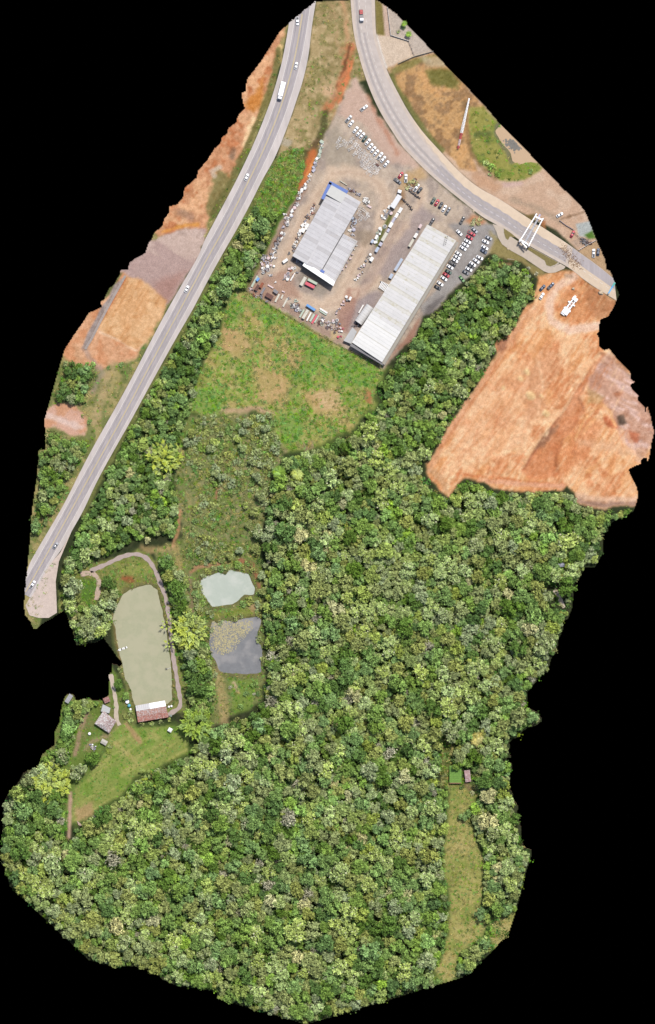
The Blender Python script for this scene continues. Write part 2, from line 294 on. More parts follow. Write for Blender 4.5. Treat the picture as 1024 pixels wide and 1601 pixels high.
# -- meadow
md2 = M(MEADOW,4,8); paint(md2,(158,164,88))
paint(md2*th(n1,.5,.62),(192,166,112),.75); paint(md2*th(n5,.54,.64),(132,152,76),.7); paint(md2*th(n2,.55,.62),(156,164,88),.6); paint(md2*th(n4,.58,.7),(206,184,138),.45)
for p in ([(392,462),(430,478),(440,500),(430,512),(405,500),(385,480)],[(480,540),(505,545),(500,575),(485,600),(462,590),(455,570),(470,560)],[(515,540),(560,560),(590,575),(580,600),(560,612),(535,600),(520,575)],[(435,655),(470,640),(480,670),(470,695),(445,690)],[(300,610),(330,600),(350,630),(345,648),(300,640)],[(425,490),(500,530),(520,545),(505,550),(440,510)],[(365,470),(385,480),(375,500),(352,500)],[(430,540),(445,560),(435,575),(420,555)]):
    paint(M(p,6,22)*(.55+.45*th(n4,.4,.6)),(118,152,74),.75)
for p in ([(470,610),(530,605),(530,640),(500,642),(475,630)],[(400,565),(455,600),(450,640),(400,625)],[(350,505),(380,520),(400,545),(380,560),(345,545)],[(445,560),(470,545),(478,570),(460,580)]):
    paint(M(p,6,14),(198,160,118),.6)
paint(M([(572,608),(583,615),(580,632),(572,628)],3,4),(178,122,86),.8); paint(Ln([(352,642),(400,640),(425,645)],4,3,6),(196,160,138),.7); paint(Ln([(425,688),(445,705)],4,3,5),(190,158,136),.8)
paint(M([(470,695),(490,688),(492,700),(478,706)],3,4),(168,140,124),.7)
rows = M([(490,612),(530,610),(532,642),(500,640)],4,4)*(.5+.5*np.sin(PY*1.25+PX*.2+WX*6)); paint(rows,(214,186,146),.8)
# -- orchard plot
oc = M(ORCH,4,8); paint(oc,(132,136,88)); paint(oc*th(n2,.5,.62),(164,154,114),.65); paint(oc*th(n5,.55,.66),(112,130,66),.7)
paint(Ln([(354,715),(350,740),(345,765),(340,775)],3,3,5),(178,160,116),.7); paint(Ln([(292,770),(298,790),(296,815)],2,2,4),(184,166,120),.7)
paint(Ln([(340,765),(338,778)],3,2,3),(170,112,92),.7)
# -- pond surrounds, farm
PS = [(240,862),(285,840),(408,850),(412,960),(414,1060),(410,1095),(345,1130),(300,1160),(280,1110),(270,1010),(250,900)]
ps = M(PS,4,6); paint(ps,(120,130,76)); paint(ps*th(n2,.5,.6),(142,138,92),.6)
paint(Ln([(280,800),(276,835),(270,855)],3.5,2.5,4),(200,150,112),.85); paint(Ln([(270,858),(235,862),(222,855)],5,4,6),(196,166,118),.7)
paint(Ln([(275,860),(284,890)],5,4,4),(180,158,108),.7)
paint(Ln([(298,895),(308,886),(335,882),(358,881)],2.6,2,4),(182,136,104),.85); paint(Ln([(376,876),(392,884),(402,900),(405,918)],3,2,4),(164,110,82),.9)
paint(Ln([(297,900),(297,930),(302,960)],3.5,2,3),(150,130,108),.7)
paint(Ln([(322,966),(345,962),(372,958),(408,962)],6,3,5),(136,146,66),.8); paint(Ln([(395,950),(405,962)],6,3,5),(186,150,112),.7)
paint(Ln([(338,1050),(345,1080),(350,1110),(352,1128)],7,4,5),(188,164,118),.7)
paint(M([(360,1060),(400,1065),(395,1110),(365,1120)],4,8),(120,148,64),.7); paint(Ln([(366,1068),(372,1082)],2.5,2,4),(206,178,150),.8)
FM = [(100,870),(150,880),(215,858),(240,872),(262,950),(285,1060),(288,1110),(262,1120),(212,1130),(200,1100),(186,1040),(176,960),(150,960),(100,1000),(90,950)]
fm = M(FM,3,6); paint(fm,(134,138,78)); paint(fm*th(n2,.5,.6),(110,122,60),.7)
paint(M([(128,905),(145,905),(150,920),(140,945),(125,940)],4,4),(84,124,48),.7); paint(Ln([(196,905),(206,907)],5,3,5),(158,92,62),.8)
paint(Ln([(178,965),(183,990),(188,1030)],3,2,3),(176,132,80),.85); paint(M([(180,880),(240,878),(240,900),(195,900)],4,6),(150,158,84),.7)
FW = [(60,1165),(100,1085),(175,1040),(200,1090),(212,1128),(210,1145),(170,1160),(120,1240),(110,1300),(90,1300),(60,1230)]
fw = M(FW,3,4); paint(fw,(110,130,62)); paint(fw*th(n2,.5,.6),(132,128,84),.6)
paint(Ln([(136,1112),(126,1139),(121,1165),(117,1180)],3.5,2,4),(168,140,118),.85)
paint(Ln([(181,1125),(187,1135),(174,1150),(158,1153),(142,1160),(132,1172)],3,2,4),(166,148,116),.8)
lw = M(LAWN,3,5); paint(lw,(140,152,80)); paint(lw*th(vnoise(3.5,44,ang=-.55,sx=10,sy=1),.5,.8),(182,176,108),.6); paint(lw*th(n5,.52,.62),(112,146,58),.6)
paint(Ln([(197,1133),(208,1145),(219,1160)],4,3,4),(184,148,112),.8); paint(Ln([(180,1160),(205,1185),(212,1190)],3,3,4),(186,168,112),.6)
paint(M([(118,1262),(145,1255),(146,1275),(120,1285)],4,5),(186,152,116),.7)
paint(Ln([(110,1240),(109,1270),(108,1308)],2.8,1.2,2),(192,160,140),.95)
# -- clearing in the forest
cl = np.maximum(M(CLEAR,4,8),M(PATCH,4,8)); paint(cl,(168,164,98)); paint(cl*th(n2,.5,.62),(190,172,118),.6); paint(cl*th(n5,.52,.6),(130,142,70),.6); paint(cl*th(n4,.6,.7),(120,140,60),.4)
paint(M(GAP,3,6),(118,122,66),.8); paint(Ln([(728,1225),(738,1236)],4,3,4),(120,98,80),.7)
# -- top right corner
TR = [(588,50),(604,106),(622,145),(661,207),(719,270),(748,294),(800,325),(870,360),(905,394),(960,436),(1000,400),(850,200),(600,-20),(586,0)]
tr = M(TR,2,0); paint(tr,(204,172,146)); paint(tr*th(n1,.5,.6),(216,190,166),.6)
paint(M([(606,106),(647,90),(690,82),(722,128),(760,170),(735,230),(748,270),(720,262),(690,232),(660,200),(636,165),(622,140)],3,6),(204,162,112),1)
u_ = M([(606,106),(647,90),(690,82),(722,128),(760,170),(735,230),(748,270),(720,262),(690,232),(660,200),(636,165)],3,6)
paint(u_*th(n2,.48,.56),(150,118,86),.75); paint(u_*th(n5,.5,.6),(222,172,118),.6); paint(u_*th(n4,.58,.68),(120,96,66),.5)
paint(M([(608,108),(645,92),(690,84),(660,98),(640,108),(615,114)],3,4),(136,132,76),.8)
paint(M([(655,88),(690,90),(700,103),(670,105)],4,3),(192,176,144),.8)
paint(M([(665,112),(690,106),(705,112),(720,128),(716,138),(690,135),(670,128)],4,6),(112,112,56),.85)
paint(Ln([(611,118),(625,145),(642,172),(662,203),(690,234)],4.5,2.5,3),(108,112,62),.85)
GR = [(733,168),(758,166),(783,196),(800,230),(850,262),(830,278),(800,285),(782,282),(770,272),(750,258),(738,235),(732,200)]
gr = M(GR,3,5); paint(gr,(156,152,82)); paint(gr*th(n5,.5,.6),(128,144,66),.7); paint(Ln([(745,212),(765,208),(762,222)],4,3,4),(78,94,52),.6)
paint(Ln([(780,195),(777,212),(788,228),(797,240),(800,252)],4,2,4),(116,112,92),.8)
paint(Ln([(728,160),(730,200),(735,235),(750,258),(775,280)],3,3,5),(140,112,76),.7); paint(Ln([(790,289),(815,287)],4,3,3),(206,176,166),.8)
paint(M([(735,262),(770,282),(785,292),(770,300),(748,290)],5,6),(196,152,118),.6)
paint(Ln([(800,312),(840,325),(875,345)],4,4,5),(150,138,120),.4); paint(M([(818,337),(836,334),(836,350),(822,348)],1.2,1),(120,102,62),.9); paint(M([(846,345),(853,345),(853,360),(845,352)],1.2,1),(176,120,80),.9)
paint(M([(900,350),(925,345),(930,372),(905,370)],1.5,0),(178,186,184),.9); paint(Ln([(878,342),(912,332)],1.5,1.5,3),(120,92,66),.7)
paint(M([(905,370),(930,373),(905,388),(893,378)],2,2),(186,162,142),.9); paint(M([(912,367),(926,360),(932,373),(920,374)],1.5,2),(88,124,46),.95)
paint(M([(905,392),(932,376),(950,408),(960,436),(936,418)],2,3),(188,158,122),.9)
# -- top right paved forecourt
FC = [(588,56),(612,57),(637,63),(647,88),(623,98),(604,106),(594,78)]
paint(M([(586,-2),(598,6),(602,56),(589,54)],1.2,0),(134,122,70)); paint(M([(598,6),(606,12),(612,57),(602,57)],1,0),(206,180,162))
paint(M([(606,10),(660,55),(700,80),(675,80),(648,88),(638,64),(611,56)],1,0),(196,182,168)); paint(M(FC,1.2,0),(216,196,174))
paint(Ln([(588,56),(594,80),(603,106)],2.2,1,0),(232,226,220),.9)
# -- yard
yd = M(YARD,3,4); paint(yd,(190,172,155)); paint(yd*th(n1,.45,.58),(202,184,164),.7); paint(yd*th(n5,.54,.64),(162,148,140),.65); paint(yd*th(n4,.56,.68),(214,198,180),.35); paint(yd*th(vnoise(3,81,ang=-1.05,sx=14,sy=1),.6,.85),(150,136,126),.3)
paint(M([(557,121),(535,150),(528,180),(560,190),(600,240),(615,255),(650,262),(668,272),(640,245),(600,190)],5,8),(206,176,158),.9)
paint(Ln([(575,150),(590,185),(605,205),(620,240)],3,4,6),(190,132,104),.6)
paint(M([(515,205),(530,200),(560,255),(590,275),(570,285),(520,265),(505,250)],8,12),(172,160,142),.7)
for l,wd in (([(520,272),(500,300),(480,330),(455,380),(440,410),(436,430),(450,455),(475,470),(500,478),(525,465),(545,440),(560,405),(575,370)],9),([(520,272),(545,268),(580,275),(600,300),(605,320),(595,350)],11),([(660,300),(650,340),(625,370),(600,420),(585,445),(565,455),(540,460)],8),([(560,460),(530,475),(500,480)],10)):
    paint(Ln(l,wd,6,8),(218,194,170),.85); paint(Ln(l,wd*.28,1.5,3),(196,170,148),.5)
paint(M([(640,340),(660,320),(690,345),(665,350),(640,400),(600,440),(590,430),(615,380),(640,355)],6,6),(160,146,146),.7)
paint(M([(560,470),(590,455),(600,462),(555,520),(540,520),(538,500)],5,5),(166,152,152),.75)
paint(M([(555,360),(580,360),(588,375),(570,385),(556,375)],4,4),(146,130,112),.6)  # workshop's shadow on its right side, painted into the gravel colour
paint(M([(475,405),(520,445),(505,462),(480,450),(466,440)],4,3),(150,140,128),.7)
paint(M([(640,345),(610,385),(588,440),(565,470),(548,490),(560,450),(590,395),(615,345)],3,4),(168,138,128),.3)
for l in ([(474,295),(445,350),(412,405),(390,450),(460,490),(535,535)],): paint(Ln(l,5,4,6),(156,124,108),.55)
paint(M([(395,440),(450,420),(470,465),(430,470),(395,458)],6,6),(170,132,114),.6)
paint(M([(545,450),(560,455),(545,520),(525,520),(528,490)],4,5),(166,120,104),.6)
paint(Ln([(626,300),(628,315)],6,4,5),(152,118,86),.7); paint(M([(628,275),(660,262),(668,278),(640,292),(625,300)],5,7),(198,164,116),.75)
paint(M([(740,335),(758,345),(755,355),(738,352),(728,345)],4,6),(200,140,100),.85)
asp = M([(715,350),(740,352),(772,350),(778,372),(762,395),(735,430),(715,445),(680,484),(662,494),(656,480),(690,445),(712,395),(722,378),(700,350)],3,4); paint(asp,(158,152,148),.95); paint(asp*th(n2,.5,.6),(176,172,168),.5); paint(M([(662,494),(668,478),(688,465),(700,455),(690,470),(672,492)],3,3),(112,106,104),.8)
paint(M([(600,575),(660,490),(655,510),(648,530),(625,545)],3,4),(166,126,108),.9)
paint(M([(765,360),(790,382),(820,403),(858,430),(842,436),(815,410),(780,402),(765,395),(772,375)],3,5),(162,146,96),.9); paint(M([(775,410),(800,412),(800,420),(780,420)],3,4),(186,140,110),.7)
paint(Ln([(612,335),(604,350),(597,365),(590,383)],3,1.5,2),(104,110,58),.9)
paint(M([(548,455),(560,452),(557,466),(550,464)],2,0),(214,190,168),.8)
paint(M([(517,518),(526,517),(530,528),(518,532)],2,2),(206,182,140),.9)
# -- bare earth lot
dt = M(DIRT,3,4); A1 = math.radians(-55)
s1 = fbm(20,61,4,ang=A1,sx=4,sy=.7); s2 = vnoise(3.2,62,ang=A1,sx=12,sy=1); s3 = fbm(30,63,4)
paint(dt,(228,166,114)); paint(dt*th(s1,.47,.58),(240,190,146),.9); paint(dt*th(s3,.54,.64),(208,136,90),.8); paint(dt*th(s2,.5,.85),(246,206,164),.4); paint(dt*th(vnoise(2.6,68,ang=A1,sx=16,sy=1),.6,.9),(204,134,90),.35)
s4 = fbm(6,69,3,ang=A1,sx=2.5,sy=.8); paint(dt*th(s4,.55,.68),(250,214,172),.5)
paint(dt*M([(700,650),(740,620),(800,560),(850,560),(850,640),(815,700),(760,725),(720,720)],12,14),(234,186,146),.5)
paint(dt*M([(820,590),(855,540),(880,560),(850,640),(825,660)],8,14),(200,138,98),.5)
paint(dt*Ln([(670,735),(700,680),(745,612),(790,545),(830,480)],5,5,6),(206,150,116),.6)
paint(dt*Ln([(898,432),(868,452),(857,478),(862,503),(890,517),(935,510)],6.5,3,4),(238,202,176),.9)
paint(dt*M([(918,445),(966,472),(955,495),(935,500),(915,480)],5,10),(178,124,86),.7)
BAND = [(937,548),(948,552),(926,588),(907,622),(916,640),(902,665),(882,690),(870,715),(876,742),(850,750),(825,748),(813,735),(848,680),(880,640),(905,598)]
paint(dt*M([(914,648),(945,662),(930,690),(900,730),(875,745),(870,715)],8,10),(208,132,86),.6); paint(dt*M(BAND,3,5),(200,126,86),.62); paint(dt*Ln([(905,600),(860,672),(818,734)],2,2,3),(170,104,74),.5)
paint(dt*M([(848,678),(872,665),(850,700),(838,702)],4,5),(140,108,88),.6)
RB = [(952,552),(1000,600),(1030,680),(1000,720),(975,690),(955,650),(940,625),(918,620),(922,590)]
rb = dt*M(RB,5,6); paint(rb,(206,164,142),.9); paint(rb*th(vnoise(3.5,66,ang=.5,sx=7,sy=1),.5,.75),(226,192,178),.8); paint(rb*th(n2,.55,.65),(180,130,104),.6)
paint(dt*M([(945,648),(962,660),(966,668),(950,668),(942,655)],3,3),(188,102,66),.85); paint(dt*M([(980,672),(1000,678),(998,692),(984,692)],3,4),(188,108,74),.8); paint(dt*M([(960,615),(975,612),(970,625)],3,3),(186,120,86),.7)
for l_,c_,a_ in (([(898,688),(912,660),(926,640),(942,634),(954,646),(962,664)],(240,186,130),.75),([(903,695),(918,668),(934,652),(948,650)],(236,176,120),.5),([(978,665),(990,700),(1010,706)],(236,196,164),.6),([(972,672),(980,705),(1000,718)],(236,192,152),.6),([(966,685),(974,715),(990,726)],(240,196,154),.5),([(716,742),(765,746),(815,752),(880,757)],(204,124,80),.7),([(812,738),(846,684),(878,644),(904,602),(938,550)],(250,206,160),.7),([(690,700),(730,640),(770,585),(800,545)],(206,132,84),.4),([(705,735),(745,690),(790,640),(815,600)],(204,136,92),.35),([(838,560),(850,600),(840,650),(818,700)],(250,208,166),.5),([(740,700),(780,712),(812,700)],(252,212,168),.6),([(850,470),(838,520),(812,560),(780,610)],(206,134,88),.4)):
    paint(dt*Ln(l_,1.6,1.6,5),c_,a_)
for k in range(64):
    q = np.random.default_rng(k+70); x_,y_ = q.uniform(710,960),q.uniform(440,740); L_ = q.uniform(25,70); a_ = math.radians(-58+q.uniform(-9,9))
    paint(dt*Ln([(x_,y_),(x_+math.cos(a_)*L_*.5+q.uniform(-3,3),y_+math.sin(a_)*L_*.5),(x_+math.cos(a_)*L_,y_+math.sin(a_)*L_)],.8,1.2,3),((204,130,86),(250,210,168))[k%2],.5)
paint(dt*M([(965,650),(976,648),(980,662),(968,664)],2.5,3),(104,86,72),.95); paint(dt*M([(918,605),(945,620),(940,632),(918,630)],4,4),(190,156,110),.7)
paint(dt*Ln([(905,690),(960,700),(1000,712)],6,6,8),(218,176,140),.5); paint(dt*Ln([(900,775),(945,782),(994,780)],5,4,4),(226,190,162),.8)
paint(dt*Ln([(902,783),(945,791),(992,788)],4.5,3,3),(166,134,118),.9); paint(dt*Ln([(750,752),(820,757),(880,760)],3.5,2,3),(226,170,138),.8)
paint(dt*Ln([(700,768),(690,750),(672,735)],5,5,5),(196,158,122),.6); paint(dt*M([(776,532),(794,528),(790,548),(778,552)],3,3),(170,120,94),.8)
for q in ((828,617,6),(822,580,4),(812,590,3),(852,645,5),(846,618,3),(786,605,3)): paint(dt*Ln([(q[0],q[1]),(q[0]+2,q[1]+2)],q[2],2,4),(240,208,154),.8)
paint(dt*Ln([(885,430),(893,432)],3,2,2),(160,134,112),.7)
paint(M([(905,450),(880,460),(872,500),(905,505),(925,490)],6,6)*dt,(210,146,98),.6)
for P in (P1,P2,P3): dd = -sdist(P,6); paint(sstep(dd,-4,0)*(1-sstep(dd,2,8)),(112,104,72),.65)
bare = np.clip(dt+DTL+D2+u_,0,1); C += ((n4-.5)*(18+26*bare))[...,None]+((rng.random(PX.shape)-.5)*(14+16*bare))[...,None]
C = np.clip(128+(C*1.0-128)*1.05, 8, 250)
# heights (metres)
road_w = np.maximum(sstep(sdist(HL+HR[::-1],0),-6,-3), sstep(sdist(SL+SR[::-1],0),-6,-3))
flat = np.maximum.reduce([road_w, sstep(sdist(YARD,0),-4,0), M([(770,345),(900,420),(858,432),(770,385)],3,0)])
HT += -(fbm(10,71,3)*.35)
rough = np.maximum(dt, np.maximum(DTL, u_))*(1-flat)
HT += rough*((s1-.5)*1.0+(s2-.5)*.5-.3+(fbm(7,75,3)-.5)*.5)
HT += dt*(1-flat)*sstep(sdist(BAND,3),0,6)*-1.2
HT -= rb*1.2
LBANK = sstep(sdist([(430,100),(400,180),(360,270),(325,345),(240,372),(100,300),(380,80)],4),0,14); HT += LBANK*1.2*(n5)
for q in ((828,617,7,.9),(822,580,5,.7),(812,590,4,.6),(852,645,6,.8),(846,618,4,.6),(786,605,4,.5),(972,655,6,1.2),(951,660,7,.8),(990,682,7,.8),(900,705,5,.5)):
    HT += q[3]*np.exp(-((PX-q[0])**2+(PY-q[1])**2)/(2*(q[2]*.6)**2))*(.7+.6*n4)
HT += dt*.35*np.exp(-(segdist([(812,738),(846,684),(878,644),(904,602),(938,550)],PX,PY,False)/3)**2)
HT += dt*.5*(fbm(5,76,3)-.5)
HT = HT*(1-flat)+(-.06)*flat
for P,dp in ((P1,1.2),(P2,1.0),(P3,1.0),(P4,.8)): HT = np.where(sdist(P,0) > -4, np.minimum(HT,-.02)-dp*sstep(sdist(P,2),-1.5,4), HT)
def gh(px, py):
    i = min(NX-1,max(0,int((px-X0)/ST))); j = min(NY-1,max(0,int((py-Y0)/ST))); return float(HT[j,i])
# classes
CLS = np.zeros(PX.shape, int); names = ['forest_floor','grass_verge','meadow_ground','gravel_yard','bare_earth','lawn','pond_bank','highway_bank']
for k,(P,wp) in ((1,(MD,0)),(1,(LB,0)),(2,(MEADOW,8)),(2,(ORCH,8)),(2,(CLEAR,8)),(2,(PATCH,8)),(6,(PS,0)),(6,(FM,0)),(5,(FW,0)),(5,(LAWN,5)),(4,(DIRT,4)),(3,(TR,0)),(3,(YARD,4)),(3,(GP,0)),(4,(PAD,0)),):
    CLS[sdist(P,wp) > 0] = k
gm = bpy.data.materials.new('ground'); gm.use_nodes = True; t = gm.node_tree; b = t.nodes['Principled BSDF']; b.inputs['Roughness'].default_value = .95; b.inputs['Specular IOR Level'].default_value = .1
at = t.nodes.new('ShaderNodeAttribute'); at.attribute_name = 'soil'; geo = t.nodes.new('ShaderNodeNewGeometry')
na = t.nodes.new('ShaderNodeTexNoise'); na.inputs['Scale'].default_value = 1.7; na.inputs['Detail'].default_value = 6; na.inputs['Roughness'].default_value = .75
t.links.new(geo.outputs['Position'], na.inputs['Vector'])
mr = t.nodes.new('ShaderNodeMapRange'); mr.inputs['From Min'].default_value = .3; mr.inputs['From Max'].default_value = .7; mr.inputs['To Min'].default_value = .68; mr.inputs['To Max'].default_value = 1.32
t.links.new(na.outputs['Fac'], mr.inputs['Value']); vm = t.nodes.new('ShaderNodeVectorMath'); vm.operation = 'SCALE'
t.links.new(at.outputs['Color'], vm.inputs[0]); t.links.new(mr.outputs[0], vm.inputs['Scale']); t.links.new(vm.outputs[0], b.inputs['Base Color'])
bp = t.nodes.new('ShaderNodeBump'); bp.inputs['Distance'].default_value = .25; t.links.new(na.outputs['Fac'], bp.inputs['Height']); t.links.new(bp.outputs[0], b.inputs['Normal'])
GM = gm
earth = mat('cut earth', (150,105,75), .9, .3, .3, bump=.2)
# corner heights from neighbouring cells
Hc = np.pad(HT,1,'edge'); Hc = (Hc[:-1,:-1]+Hc[1:,:-1]+Hc[:-1,1:]+Hc[1:,1:])/4       # (NY+1,NX+1)
ZE = -3.0
def cell_mesh(mask, name, skirt=True):
    js, is_ = np.nonzero(mask)
    if len(js) == 0: return None
    cid = lambda j,i: j*(NX+1)+i
    q = np.stack([cid(js+1,is_),cid(js+1,is_+1),cid(js,is_+1),cid(js,is_)],1)
    u, inv = np.unique(q, return_inverse=True); q = inv.reshape(-1,4); cj, ci = u//(NX+1), u%(NX+1)
    V = np.stack([(X0+ST*ci-512)*S, (800.5-(Y0+ST*cj))*S, Hc[cj,ci]],1)
    cols = lin(C[js,is_])/K
    F = [q]; FC_ = [cols]; SK = 0
    # skirt round the cut edge of the whole sheet
    Pm = np.pad(INS,1); add = []; vv = [V]; nv = len(V); lut = {int(a):k for k,a in enumerate(u)}
    for (dj,di,c1,c2) in ((0,-1,(0,0),(1,0)),(0,1,(1,1),(0,1)),(-1,0,(0,1),(0,0)),(1,0,(1,0),(1,1))):
        out = ~Pm[js+1+dj, is_+1+di]
        for j,i in zip(js[out], is_[out]):
            a = lut[int(cid(j+c1[0],i+c1[1]))]; b_ = lut[int(cid(j+c2[0],i+c2[1]))]
            add.append((a,b_))
    if add:
        A = np.array(add); top = V[A.reshape(-1)]; bot = top.copy(); bot[:,2] = ZE; vv.append(bot)
        n = len(A); ib = nv+np.arange(2*n).reshape(n,2); F.append(np.stack([A[:,0],A[:,1],ib[:,1],ib[:,0]],1)); SK = n
    V = np.concatenate(vv); Fa = np.concatenate(F); me = bpy.data.meshes.new(name)
    me.vertices.add(len(V)); me.vertices.foreach_set('co', V.astype(np.float32).ravel())
    me.loops.add(len(Fa)*4); me.loops.foreach_set('vertex_index', Fa.astype(np.int32).ravel())
    me.polygons.add(len(Fa)); me.polygons.foreach_set('loop_start', np.arange(0,len(Fa)*4,4,dtype=np.int32))
    me.polygons.foreach_set('material_index', np.array([0]*(len(Fa)-SK)+[1]*SK, dtype=np.int32))
    me.materials.append(GM); me.materials.append(earth)
    # smooth corner colours
    ca = me.color_attributes.new('soil','FLOAT_COLOR','POINT')
    cc = np.ones((len(V),4),np.float32)*.2
    cc[:len(u),:3] = CC[cj,ci]; ca.data.foreach_set('color', cc.ravel())
    me.polygons.foreach_set('use_smooth', np.array([True]*(len(Fa)-SK)+[False]*SK))
    me.update(calc_edges=True); me.validate(); return me
Cl = lin(C)/K; Cp = np.pad(Cl,((1,1),(1,1),(0,0)),'edge'); CC = (Cp[:-1,:-1]+Cp[1:,:-1]+Cp[:-1,1:]+Cp[1:,1:])/4
for k,nm in enumerate(names):
    me = cell_mesh(INS & (CLS == k), nm)
    if me: o = obj(nm, me); o['kind'] = 'structure'

# ------------------------------------------------------------------ roads
def along(pts, step=6):
    P = [Vector(p) for p in pts]; out = [P[0]]
    for a,b_ in zip(P,P[1:]):
        n = max(1,int((b_-a).length/step))
        for i in range(1,n+1): out.append(a.lerp(b_,i/n))
    return out
def smooth(pts, it=3):
    P = [Vector(p) for p in pts]
    for _ in range(it):
        Q = [P[0]]
        for a,b_ in zip(P,P[1:]): Q += [a.lerp(b_,.25), a.lerp(b_,.75)]
        Q.append(P[-1]); P = Q
    return P
def resample(P, n):
    L = [0]
    for a,b_ in zip(P,P[1:]): L.append(L[-1]+(b_-a).length)
    out = []; k = 0
    for i in range(n):
        s = L[-1]*i/(n-1)
        while k < len(L)-2 and L[k+1] < s: k += 1
        t_ = (s-L[k])/max(1e-6,L[k+1]-L[k]); out.append(P[k].lerp(P[k+1],t_))
    return out
def offs(P, d):
    out = []
    for i,p in enumerate(P):
        a = P[max(0,i-1)]; b_ = P[min(len(P)-1,i+1)]; t_ = (b_-a).normalized(); out.append(p+Vector((-t_.y,t_.x))*d)
    return out
def inside(p):
    j = int((p.y-Y0)//ST); i = int((p.x-X0)//ST); return 0 <= j < NY and 0 <= i < NX and bool(INS[j,i])
def band(name, A, B, z, m, kind='structure', parent=None, mb=None, clip=True):
    mb2 = mb or MB()
    for i in range(len(A)-1):
        q0 = [A[i],A[i+1],B[i+1],B[i]]; edge = clip and not all(inside(p) for p in q0)
        if not edge: mb2.add([W(p.x,p.y,z) for p in q0], [(0,1,2,3)]); continue
        na = max(1,int((q0[0]-q0[3]).length/1.2)); nb_ = 3
        for a_ in range(na):
            for c_ in range(nb_):
                f = lambda u,v: q0[0].lerp(q0[1],v).lerp(q0[3].lerp(q0[2],v),u)
                q = [f(a_/na,c_/nb_),f(a_/na,(c_+1)/nb_),f((a_+1)/na,(c_+1)/nb_),f((a_+1)/na,c_/nb_)]
                if inside((q[0]+q[1]+q[2]+q[3])/4): mb2.add([W(p.x,p.y,z) for p in q], [(0,1,2,3)])
    if mb: return
    # orient upward
    for f in mb2.f:
        v = [Vector(mb2.v[i]) for i in f]
        if (v[1]-v[0]).cross(v[2]-v[1]).z < 0: f.reverse()
    o = mb2.build(name, m, parent)
    if kind and not parent: o['kind'] = kind
    return o
N = 260
hc = resample(smooth(HC), N)
def project(edge, side):                    # edge polyline as an offset of the centre line
    E = resample(smooth(edge,2), 400); out = []
    for i,p in enumerate(hc):
        a = hc[max(0,i-1)]; b_ = hc[min(N-1,i+1)]; t_ = (b_-a).normalized(); n_ = Vector((-t_.y,t_.x))*side
        best = min(E, key=lambda e: abs((e-p).dot(t_))+(0 if (e-p).dot(n_) > 0 else 99)); out.append(max(12,(best-p).dot(n_)))
    for _ in range(3): out = [out[max(0,i-1)]*.25+out[i]*.5+out[min(N-1,i+1)]*.25 for i in range(N)]
    return [p+(Vector((-(hc[min(N-1,i+1)]-hc[max(0,i-1)]).normalized().y,(hc[min(N-1,i+1)]-hc[max(0,i-1)]).normalized().x))*side*out[i]) for i,p in enumerate(hc)]
sgn = 1                                     # +normal points to the picture's left when walking down? resolved by test
tst = (hc[N//2+1]-hc[N//2]).normalized(); nl = Vector((-tst.y,tst.x)); sgn = 1 if nl.x < 0 else -1   # sgn: side of the left edge
EL = project(HL, sgn); ER = project(HR, -sgn)
RA = math.radians(60)
M_sh = mat('worn shoulder asphalt', (212,202,197), .9, .16, .25, bump=.05, stretch=(1,.25,1,-.5))
M_ln = mat('lane asphalt', (184,175,175), .88, .18, .3, bump=.04, stretch=(1.6,.12,1,-.5))
M_tr = mat('tyre worn asphalt', (171,164,167), .88, .2, .35, bump=.04, stretch=(1.6,.12,1,-.5))
M_wh = mat('road paint white', (236,232,228), .6, .12, 2); M_ye = mat('road paint yellow', (222,198,120), .6, .15, 2)
hl_wd = lambda i: 10.6-1.4*min(1,i/(N*.5))
def offv(d0, side): return [p+(Vector((-(hc[min(N-1,i+1)]-hc[max(0,i-1)]).normalized().y,(hc[min(N-1,i+1)]-hc[max(0,i-1)]).normalized().x))*side*(d0*hl_wd(i)/10)) for i,p in enumerate(hc)]
band('highway', EL, ER, .05, M_sh)
band('highway_lane', offv(10,sgn), offv(10,-sgn), .09, M_ln)
for d in (6.6,2.2,-2.4,-6.8): band('wheel_track', offv(d-.8,sgn), offv(d+.9,sgn), .11, M_tr)
def marks(name, line_a, line_b, z, m, on=1, off=0, label=None):
    mb = MB()
    for i in range(len(line_a)-1):
        if off and (i % (on+off)) >= on: continue
        q = [line_a[i],line_a[i+1],line_b[i+1],line_b[i]]
        if not all(inside(p) for p in q): continue
        v = [W(p.x,p.y,z) for p in q]
        if (v[1]-v[0]).cross(v[2]-v[1]).z < 0: v = v[::-1]
        mb.add(v, [(0,1,2,3)])
    o = mb.build(name, m); o['kind'] = 'structure'; return o
marks('yellow_centre_line', offv(-.75,sgn), offv(-.28,sgn), .14, M_ye); marks('yellow_centre_line', offv(.28,sgn), offv(.75,sgn), .14, M_ye)
marks('white_edge_line', offv(9.8,sgn), offv(10.3,sgn), .14, M_wh); marks('white_edge_line', offv(9.8,-sgn), offv(10.3,-sgn), .14, M_wh)
# gravel pull off
mb = MB(); po = [(116,821),(112,830),(94,864),(69,892),(50,927),(40,947),(46,962),(60,966),(76,966),(89,958),(88,930),(87,909),(92,878),(105,847)]
mb.prism([tuple(W(*p))[:2] for p in po], -.3, .03); mb.build('gravel_layby', mat('pale gravel', (212,194,182), .95, .16, .35, bump=.1, detail=7))['kind'] = 'structure'
